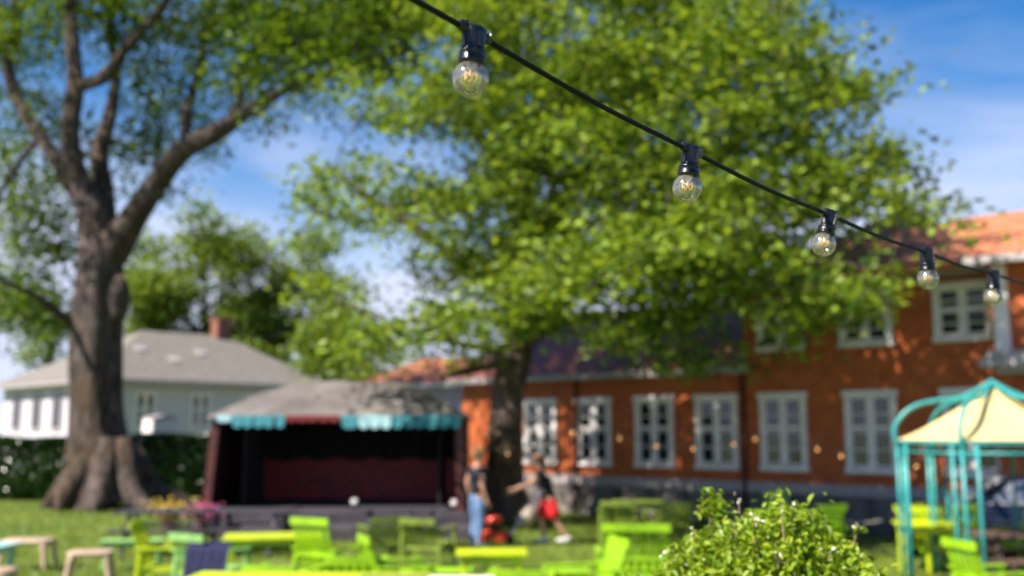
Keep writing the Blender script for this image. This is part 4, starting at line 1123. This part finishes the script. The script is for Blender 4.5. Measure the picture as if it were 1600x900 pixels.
    for s in ('l', 'r'):
        an = Vector(J['an'+s]); z0 = an.z-.075
        m = MB(); m.ball((an.x+.065, an.y, z0+.04), .075, 9, (2.0, .68, .62)); m.ball((an.x-.01, an.y, z0+.075), .055, 8, (1, .9, 1)); m.build('shoe', SHOE, root, smooth=True)
def J1():
    return dict(pelvis=(0, 0, .95), chest=(.02, 0, 1.30), neck=(.01, 0, 1.48), head=(.035, 0, 1.635), crown=(.02, 0, 1.72),
                shl=(0, .20, 1.40), ell=(-.04, .25, 1.12), wrl=(.05, .26, .86), shr=(0, -.20, 1.40), elr=(-.06, -.25, 1.11), wrr=(.04, -.27, .86),
                hpl=(0, .10, .90), knl=(.05, .12, .50), anl=(0, .13, .085), hpr=(0, -.10, .90), knr=(.01, -.12, .50), anr=(-.06, -.13, .085), hand=(.05, 0, -.4), curl=(.5, 0, -.1), face=(.95, .3, -.1))
def J2():
    return dict(pelvis=(-.05, 0, .88), chest=(.06, 0, 1.21), neck=(.11, 0, 1.37), head=(.16, 0, 1.51), crown=(.15, 0, 1.59),
                shl=(.08, .19, 1.30), ell=(.31, .24, 1.12), wrl=(.56, .18, 1.01), shr=(.08, -.19, 1.30), elr=(.31, -.24, 1.12), wrr=(.56, -.18, 1.01),
                hpl=(-.05, .10, .82), knl=(-.17, .11, .46), anl=(-.38, .11, .12), hpr=(-.05, -.10, .82), knr=(.10, -.11, .46), anr=(.02, -.11, .08), hand=(.2, 0, -.05), curl=(.1, 0, -.9), face=(1, 0, -.25))
person((xat(745, 18.4), 18.4, 0), R(35), J1(), 'person standing in black shirt and blue jeans left of the tree trunk', SKIN, HAIRB, BLACKTEE, DENIM)
person((at(853, 800, 19.0).x, 18.9, 0), R(180), J2(), 'person in black top and bright red shorts leaning forward to push the mower', SKIN, HAIRD, BLACKTEE, REDSHORT, shorts=True, longhair=True)

# ------------------------------------------------------------------ foreground bush
def bush():
    Y = 2.8; cx = xat(1198, Y); root = empty('privet_bush', (cx, Y, 0), 0, 'bright green leafy bush with small white blossoms in the lower right foreground', 'bush')
    ztop = at(0, 797, Y).z
    rs = random.Random(12); m = MB(); tips = []; nb = 0
    # stems fan out from the ground to the dome
    rx, ry, rz_ = .40, .36, .44; zc = ztop-.45
    for k in range(260):
        a = rs.uniform(0, 6.283); ph = math.acos(rs.uniform(-.35, 1)); rr = rs.uniform(.82, 1.06)
        bump = 1+.13*noise.noise(Vector((math.cos(a)*2.2*math.sin(ph), math.sin(a)*2.2*math.sin(ph), math.cos(ph)*2.2)))*1.6
        t = Vector((math.cos(a)*math.sin(ph)*rx, math.sin(a)*math.sin(ph)*ry, math.cos(ph)*rz_))*rr*bump+Vector((0, 0, zc))
        t.z = min(t.z, ztop+.03)
        b = Vector((rs.gauss(0, .06), rs.gauss(0, .06), 0)); mid = Vector((t.x*.45, t.y*.45, t.z*.62))+Vector((rs.gauss(0, .03), rs.gauss(0, .03), 0))
        if k % 3 == 0: m.tube(catmull([tuple(b), tuple(mid), tuple(t)], 5), list(np.linspace(.009, .002, 11)), 6)
        else: m.tube(catmull([tuple(mid), tuple(mid.lerp(t, .6)+Vector((rs.gauss(0, .02), rs.gauss(0, .02), .02))), tuple(t)], 4), list(np.linspace(.0045, .0015, 9)), 5)
        tips.append((mid, t))
    # upright sprigs breaking the outline
    for dx, h in ((-.155, .03), (-.13, .02), (.02, .04), (.045, .01), (.16, -.03), (-.25, -.12), (.26, -.16), (.31, -.24)):
        p = Vector((dx, rs.uniform(-.1, .1), ztop-.09+min(0, h))); q = p+Vector((rs.uniform(-.02, .02), 0, .09+max(0, h)))
        m.tube([p, q], [.004, .002], 5); tips.append((p.lerp(q, .2), q))
    m.build('stems', TWIG, root, smooth=True)
    C = []; 
    for mid, t in tips:
        for k in range(rs.randint(48, 70)):
            u = rs.uniform(.45, 1.03); p = mid.lerp(t, u)
            C.append((p.x+rs.gauss(0, .016), p.y+rs.gauss(0, .016), p.z+rs.gauss(0, .015)))
    for k in range(20000):
        a = rs.uniform(0, 6.283); ph = math.acos(rs.uniform(-.6, 1)); rr = rs.uniform(.66, 1.0)
        C.append((math.cos(a)*math.sin(ph)*rx*rr, math.sin(a)*math.sin(ph)*ry*rr, zc+math.cos(ph)*rz_*rr))
    leaves('foliage', np.array(C), .0265, L_BUSH, root, up=.35, aspect=.5, shape=6)
    B = []
    for mid, t in rs.sample(tips, 110):
        for k in range(4): B.append((t.x+rs.gauss(0, .007), t.y+rs.gauss(0, .007), t.z+.004+rs.gauss(0, .007)))
    leaves('blossoms', np.array(B), .013, PETAL, root, up=.2, aspect=.7, shape=6)
    B = [(t.x, t.y, t.z) for mid, t in rs.sample(tips, 12)]
    leaves('yellow_leaves', np.array(B), .02, YPETAL, root, up=.2, aspect=.6, shape=6)
bush()

# ------------------------------------------------------------------ string lights
def bulb_glass():
    m = bpy.data.materials.new('bulb_glass'); m.use_nodes = True; nt = m.node_tree
    for n in list(nt.nodes): nt.nodes.remove(n)
    out = nt.nodes.new('ShaderNodeOutputMaterial'); tr = nt.nodes.new('ShaderNodeBsdfTransparent'); tr.inputs[0].default_value = (.93, .93, .90, 1)
    gl = nt.nodes.new('ShaderNodeBsdfGlossy'); gl.inputs['Roughness'].default_value = .07; gl.inputs['Color'].default_value = (1, 1, 1, 1)
    df = nt.nodes.new('ShaderNodeBsdfDiffuse'); df.inputs[0].default_value = (.7, .66, .5, 1)
    fr = nt.nodes.new('ShaderNodeLayerWeight'); fr.inputs[0].default_value = .42
    mp = nt.nodes.new('ShaderNodeMapRange'); mp.inputs[1].default_value = 0; mp.inputs[2].default_value = 1; mp.inputs[3].default_value = .11; mp.inputs[4].default_value = 1.0
    nt.links.new(fr.outputs['Fresnel'], mp.inputs[0])
    mx = nt.nodes.new('ShaderNodeMixShader'); nt.links.new(mp.outputs[0], mx.inputs[0]); nt.links.new(tr.outputs[0], mx.inputs[1]); nt.links.new(gl.outputs[0], mx.inputs[2])
    tc = nt.nodes.new('ShaderNodeTexCoord'); nz = nt.nodes.new('ShaderNodeTexNoise'); nz.inputs['Scale'].default_value = 120
    nt.links.new(tc.outputs['Object'], nz.inputs['Vector'])
    m2 = nt.nodes.new('ShaderNodeMapRange'); m2.inputs[1].default_value = .35; m2.inputs[2].default_value = .75; m2.inputs[3].default_value = .05; m2.inputs[4].default_value = .14
    nt.links.new(nz.outputs['Fac'], m2.inputs[0])
    mx2 = nt.nodes.new('ShaderNodeMixShader'); nt.links.new(m2.outputs[0], mx2.inputs[0]); nt.links.new(mx.outputs[0], mx2.inputs[1]); nt.links.new(df.outputs[0], mx2.inputs[2])
    nt.links.new(mx2.outputs[0], out.inputs['Surface']); return m
BG = bulb_glass()
def emis(name, c, s):
    m, nt, b = nodes(name); b.inputs['Base Color'].default_value = (*c, 1); b.inputs['Emission Color'].default_value = (*c, 1); b.inputs['Emission Strength'].default_value = s; return m
FIL = emis('amber_filament', (1, .50, .10), .22)
FILF = emis('warm_filament_far', (1, .42, .08), 2)
def rotm(v, t): return v
def string_lights():
    N = range(-1, 9)
    px = {0: (741, 52), 1: (1080, 236), 2: (1297, 336), 3: (1448, 394), 4: (1553, 428)}
    pos = {}
    for n in range(5):
        Yn = 1.25+.343*n; pos[n] = at(px[n][0], px[n][1], Yn)
    for n in (-1, -2): pos[n] = pos[0]+(pos[0]-pos[1])*(-n)+Vector((0, 0, .02*n*n))
    for n in (5, 6, 7, 8, 9, 10, 11): pos[n] = pos[4]+(pos[4]-pos[3])*(n-4)+Vector((0, 0, .011*(n-4)**2))
    root = empty('string_light_cable', pos[0], 0, 'black rubber cable running diagonally down across the picture carrying the near bulbs', 'cable')
    inv = -pos[0]
    ks = sorted(pos); spec = []
    for a, b in zip(ks[:-1], ks[1:]):
        spec.append(tuple(pos[a]+inv)); q = pos[a].lerp(pos[b], .5)+inv; spec.append((q.x, q.y, q.z-.006))
    spec.append(tuple(pos[ks[-1]]+inv))
    pts = catmull(spec, 8)
    m = MB(); m.tube(pts, .0039, 12); 
    o = m.build('cable_core', CABLE, root, smooth=True)
    tilt = {0: (4, 0), 1: (7, 3), 2: (16, -4), 3: (-1, 4), 4: (6, 0), -1: (2, 0), 5: (3, 0), 6: (-2, 0), 7: (0, 0)}
    labs = {0: 'largest clear bulb in black socket, highest on the cable at top centre', 1: 'second clear bulb down the cable, before the tree crown', 2: 'third clear bulb down the cable, tilted to the left', 3: 'fourth clear bulb down the cable with lit amber filament before the terracotta roof', 4: 'smallest clear bulb on the near cable before the upper white window'}
    for n in range(5):
        p = pos[n]; d = (pos[n+1]-pos[n-1]).normalized()
        yaw = math.atan2(d.y, d.x)
        root = empty('string_light_bulb', p, 0, labs[n], 'light bulb', 'near string light bulbs')
        root.rotation_euler = Euler((R(tilt[n][1]), R(tilt[n][0]), 0))
        root.scale = (1.06, 1.06, 1.06); Rm = root.rotation_euler.to_matrix().inverted()
        dl = Rm @ d                                              # cable direction in local space
        dh = Vector((dl.x, dl.y, 0)).normalized(); yw = math.atan2(dh.y, dh.x)
        Mz = Euler((0, 0, yw)).to_matrix().to_4x4()
        # socket: oval upper shell, ribs, collar
        m = MB()
        m.lathe([(.0005, .0085), (.010, .0085), (.0135, .0065), (.0150, .003), (.0150, -.004), (.0143, -.014), (.0141, -.0225), (.0146, -.0235)], 32, Mz, 1.04, .92)
        m.build('socket', BLACKP, root, smooth=True)
        m = MB(); m.lathe([(.0150, -.0235), (.0166, -.0245), (.0170, -.0270), (.0160, -.0278), (.0164, -.0300), (.0163, -.0352), (.0172, -.0362), (.0172, -.0385), (.0150, -.0395), (.012, -.0395)], 32); m.build('collar', BLACKP, root, smooth=True)
        m = MB()
        for q in (-1, 1):                                         # flat ribs down the shell
            m.box(Mz @ Vector((q*.0146, 0, -.010)), (.004, .006, .024), (0, 0, yw)); m.box(Mz @ Vector((0, q*.0134, -.010)), (.008, .0025, .020), (0, 0, yw))
        m.build('rib', BLACKP, root)
        # cable clamps either side
        for q in (-1, 1):
            m = MB(); c = dl*q*.0175
            m.tube([dl*q*.010, dl*q*.019, dl*q*.0265], [.0072, .0062, .0043], 12)
            m.box(dl*q*.021+Vector((0, 0, .0045)), (.006, .0052, .0075), (0, -math.asin(dl.z), yw)); m.box(dl*q*.0155+Vector((0, 0, .008)), (.004, .009, .005), (0, -math.asin(dl.z), yw))
            m.build('clamp', BLACKP, root)
        m = MB(); rc = dl*.0235+Vector((0, 0, .0095)); pts = [rc+Vector((math.cos(a)*.0034, 0, math.sin(a)*.0034)) for a in np.linspace(0, 2*math.pi, 17)]
        m.tube(pts, .0011, 6, cap=False); m.build('hanging_ring', STEEL if n == 0 else BLACKP, root, smooth=True)
        # globe
        r = .0226; zc = -.0385-.0205; prof = [(.0118, -.0385), (.0125, -.0400)]
        for i in range(3, 25):
            a = math.pi*i/24; x = r*math.sin(a); z = zc+r*math.cos(a)
            if z < -.0410: prof.append((max(x, 1e-6), z))
        m = MB(); m.lathe(prof, 40); gl = m.build('glass_globe', BG, root, smooth=True)
        # inside: stem and filaments
        m = MB(); m.lathe([(.0085, -.0385), (.0060, -.0440), (.0028, -.0475), (.0022, -.0535), (.0030, -.0545), (.001, -.0550)], 14); m.build('stem', CREAM, root, smooth=True)
        for k in range(6):
            a = k*math.pi/3+.4; m = MB(); m.tube([(math.cos(a)*.0026, math.sin(a)*.0026, -.0530), (math.cos(a)*.0078, math.sin(a)*.0078, -.0505), (math.cos(a)*.0088, math.sin(a)*.0088, -.0560), (math.cos(a+.5)*.0070, math.sin(a+.5)*.0070, -.0600)], .0007, 6); m.build('filament', FIL, root)
string_lights()

def far_strings():
    specs = [
        ('long far string light cable sagging before the low wing windows', [(722, 700), (793, 709), (895, 676), (968, 685), (1026, 697), (1083, 701), (1146, 694), (1180, 686)], 15.5, 14.2),
        ('far string light cable running before the right hand ground floor windows', [(1180, 686), (1277, 702), (1314, 712), (1431, 728), (1560, 735)], 14.2, 12.4)]
    lab = {793: 'far glowing bulb right beside the middle tree trunk', 895: 'far glowing bulb between the first and second ground floor windows', 968: 'far glowing bulb between the second and third ground floor windows', 1026: 'far glowing bulb before the third ground floor window',
           1083: 'far glowing bulb at the left edge of the fourth ground floor window', 1146: 'far glowing bulb at the right edge of the fourth ground floor window', 1180: 'far glowing bulb beside the drainpipe joint of the red house', 1277: 'far glowing bulb between the fifth and sixth windows, upper of two', 1314: 'far pale bulb left of the sixth window, lower of two', 1431: 'far pale bulb inside the left bay of the gazebo'}
    for name, pl, Ya, Yb in specs:
        n = len(pl); P = []
        for i, (x, y) in enumerate(pl): P.append(at(x, y-6, Ya+(Yb-Ya)*i/(n-1)))
        root = empty('string_light_cable', P[0], 0, name, 'cable')
        sp = []
        for a, b in zip(P[:-1], P[1:]):
            sp.append(tuple(a-P[0])); q = a.lerp(b, .5)-P[0]; sp.append((q.x, q.y, q.z-.01))
        sp.append(tuple(P[-1]-P[0])); m = MB(); m.tube(catmull(sp, 4), .005, 6); m.build('cable_core', CABLE, root)
        for i, (x, y) in enumerate(pl):
            if x not in lab: continue
            if x == 1180 and Ya < 15: continue
            r = empty('string_light_bulb', P[i], 0, lab[x], 'light bulb', 'far string light bulbs')
            m = MB(); m.lathe([(.001, .008), (.014, .006), (.015, -.024), (.017, -.038), (.012, -.039)], 14); m.build('socket', BLACKP, r, smooth=True)
            m = MB(); m.ball((0, 0, -.060), .0225, 9); m.build('glass_globe', BG, r, smooth=True)
            m = MB(); m.tube([(0, 0, -.045), (0, 0, -.068)], .0075, 8); m.build('filament', FILF, r)
far_strings()

# ------------------------------------------------------------------ world, sun, camera
SUN_EL = 46; SH = Vector((-.86, -.51)).normalized()     # horizontal direction towards the sun
w = bpy.data.worlds.new('World'); sc.world = w; w.use_nodes = True; nt = w.node_tree; bg = nt.nodes['Background']
sky = nt.nodes.new('ShaderNodeTexSky'); sky.sky_type = 'NISHITA'; sky.sun_disc = False
sky.sun_elevation = R(SUN_EL); sky.sun_rotation = math.atan2(SH.x, SH.y)
sky.altitude = 0; sky.air_density = 1.0; sky.dust_density = .5; sky.ozone_density = 2.0
tc = nt.nodes.new('ShaderNodeTexCoord'); mp = nt.nodes.new('ShaderNodeMapping'); mp.inputs['Scale'].default_value = (1.0, 1.0, 3.2); mp.inputs['Location'].default_value = (.35, .2, .1); mp.inputs['Rotation'].default_value = (0, R(12), 0)
nz = nt.nodes.new('ShaderNodeTexNoise'); nz.inputs['Scale'].default_value = 2.3; nz.inputs['Detail'].default_value = 9; nz.inputs['Roughness'].default_value = .55; nz.inputs['Distortion'].default_value = .5
nt.links.new(tc.outputs['Generated'], mp.inputs[0]); nt.links.new(mp.outputs[0], nz.inputs['Vector'])
cr = nt.nodes.new('ShaderNodeValToRGB'); cr.color_ramp.elements[0].position = .40; cr.color_ramp.elements[0].color = (0, 0, 0, 1); cr.color_ramp.elements[1].position = .72; cr.color_ramp.elements[1].color = (1, 1, 1, 1)
nt.links.new(nz.outputs['Fac'], cr.inputs['Fac'])
# clouds thin out overhead, gather near the horizon
sx = nt.nodes.new('ShaderNodeSeparateXYZ'); nt.links.new(tc.outputs['Generated'], sx.inputs[0])
hz = nt.nodes.new('ShaderNodeMapRange'); hz.inputs[1].default_value = .05; hz.inputs[2].default_value = .48; hz.inputs[3].default_value = 1.0; hz.inputs[4].default_value = .12
nt.links.new(sx.outputs['Z'], hz.inputs[0])
m0 = nt.nodes.new('ShaderNodeMath'); m0.operation = 'MULTIPLY'; nt.links.new(cr.outputs['Color'], m0.inputs[0]); nt.links.new(hz.outputs[0], m0.inputs[1])
lowb = nt.nodes.new('ShaderNodeMapRange'); lowb.interpolation_type = 'SMOOTHSTEP'; lowb.inputs[1].default_value = .08; lowb.inputs[2].default_value = .33; lowb.inputs[3].default_value = .92; lowb.inputs[4].default_value = .0
nt.links.new(sx.outputs['Z'], lowb.inputs[0])
ml = nt.nodes.new('ShaderNodeMath'); ml.operation = 'ADD'; ml.use_clamp = True; nt.links.new(m0.outputs[0], ml.inputs[0]); nt.links.new(lowb.outputs[0], ml.inputs[1])
sat = nt.nodes.new('ShaderNodeHueSaturation'); sat.inputs['Saturation'].default_value = 2.0; sat.inputs['Hue'].default_value = .505; sat.inputs['Value'].default_value = 1.0
nt.links.new(sky.outputs[0], sat.inputs['Color'])
mx = nt.nodes.new('ShaderNodeMixRGB'); nt.links.new(ml.outputs[0], mx.inputs[0]); nt.links.new(sat.outputs[0], mx.inputs[1]); mx.inputs[2].default_value = (5.0, 5.5, 7.1, 1)
nt.links.new(mx.outputs[0], bg.inputs['Color']); bg.inputs['Strength'].default_value = .066

sd = bpy.data.lights.new('sun', 'SUN'); sd.energy = 4.9; sd.angle = R(.5); sd.color = (1, .93, .82)
so = bpy.data.objects.new('sun', sd); col.objects.link(so)
tosun = Vector((SH.x*math.cos(R(SUN_EL)), SH.y*math.cos(R(SUN_EL)), math.sin(R(SUN_EL))))
so.rotation_euler = tosun.to_track_quat('Z', 'Y').to_euler()

cd = bpy.data.cameras.new('camera'); cd.lens = 35; cd.sensor_width = 36; cd.clip_start = .05; cd.clip_end = 2000
cd.dof.use_dof = True; cd.dof.focus_distance = 1.62; cd.dof.aperture_fstop = 2.5
co = bpy.data.objects.new('camera', cd); col.objects.link(co); co.location = (0, 0, CAMH); co.rotation_euler = (R(90)+PITCH, 0, 0)
sc.camera = co
sc.view_settings.view_transform = 'Standard'; sc.view_settings.look = 'None'; sc.view_settings.exposure = 1.26; sc.view_settings.gamma = 1
sc.render.engine = 'CYCLES'
sc.cycles.transparent_max_bounces = 12; sc.cycles.max_bounces = 6
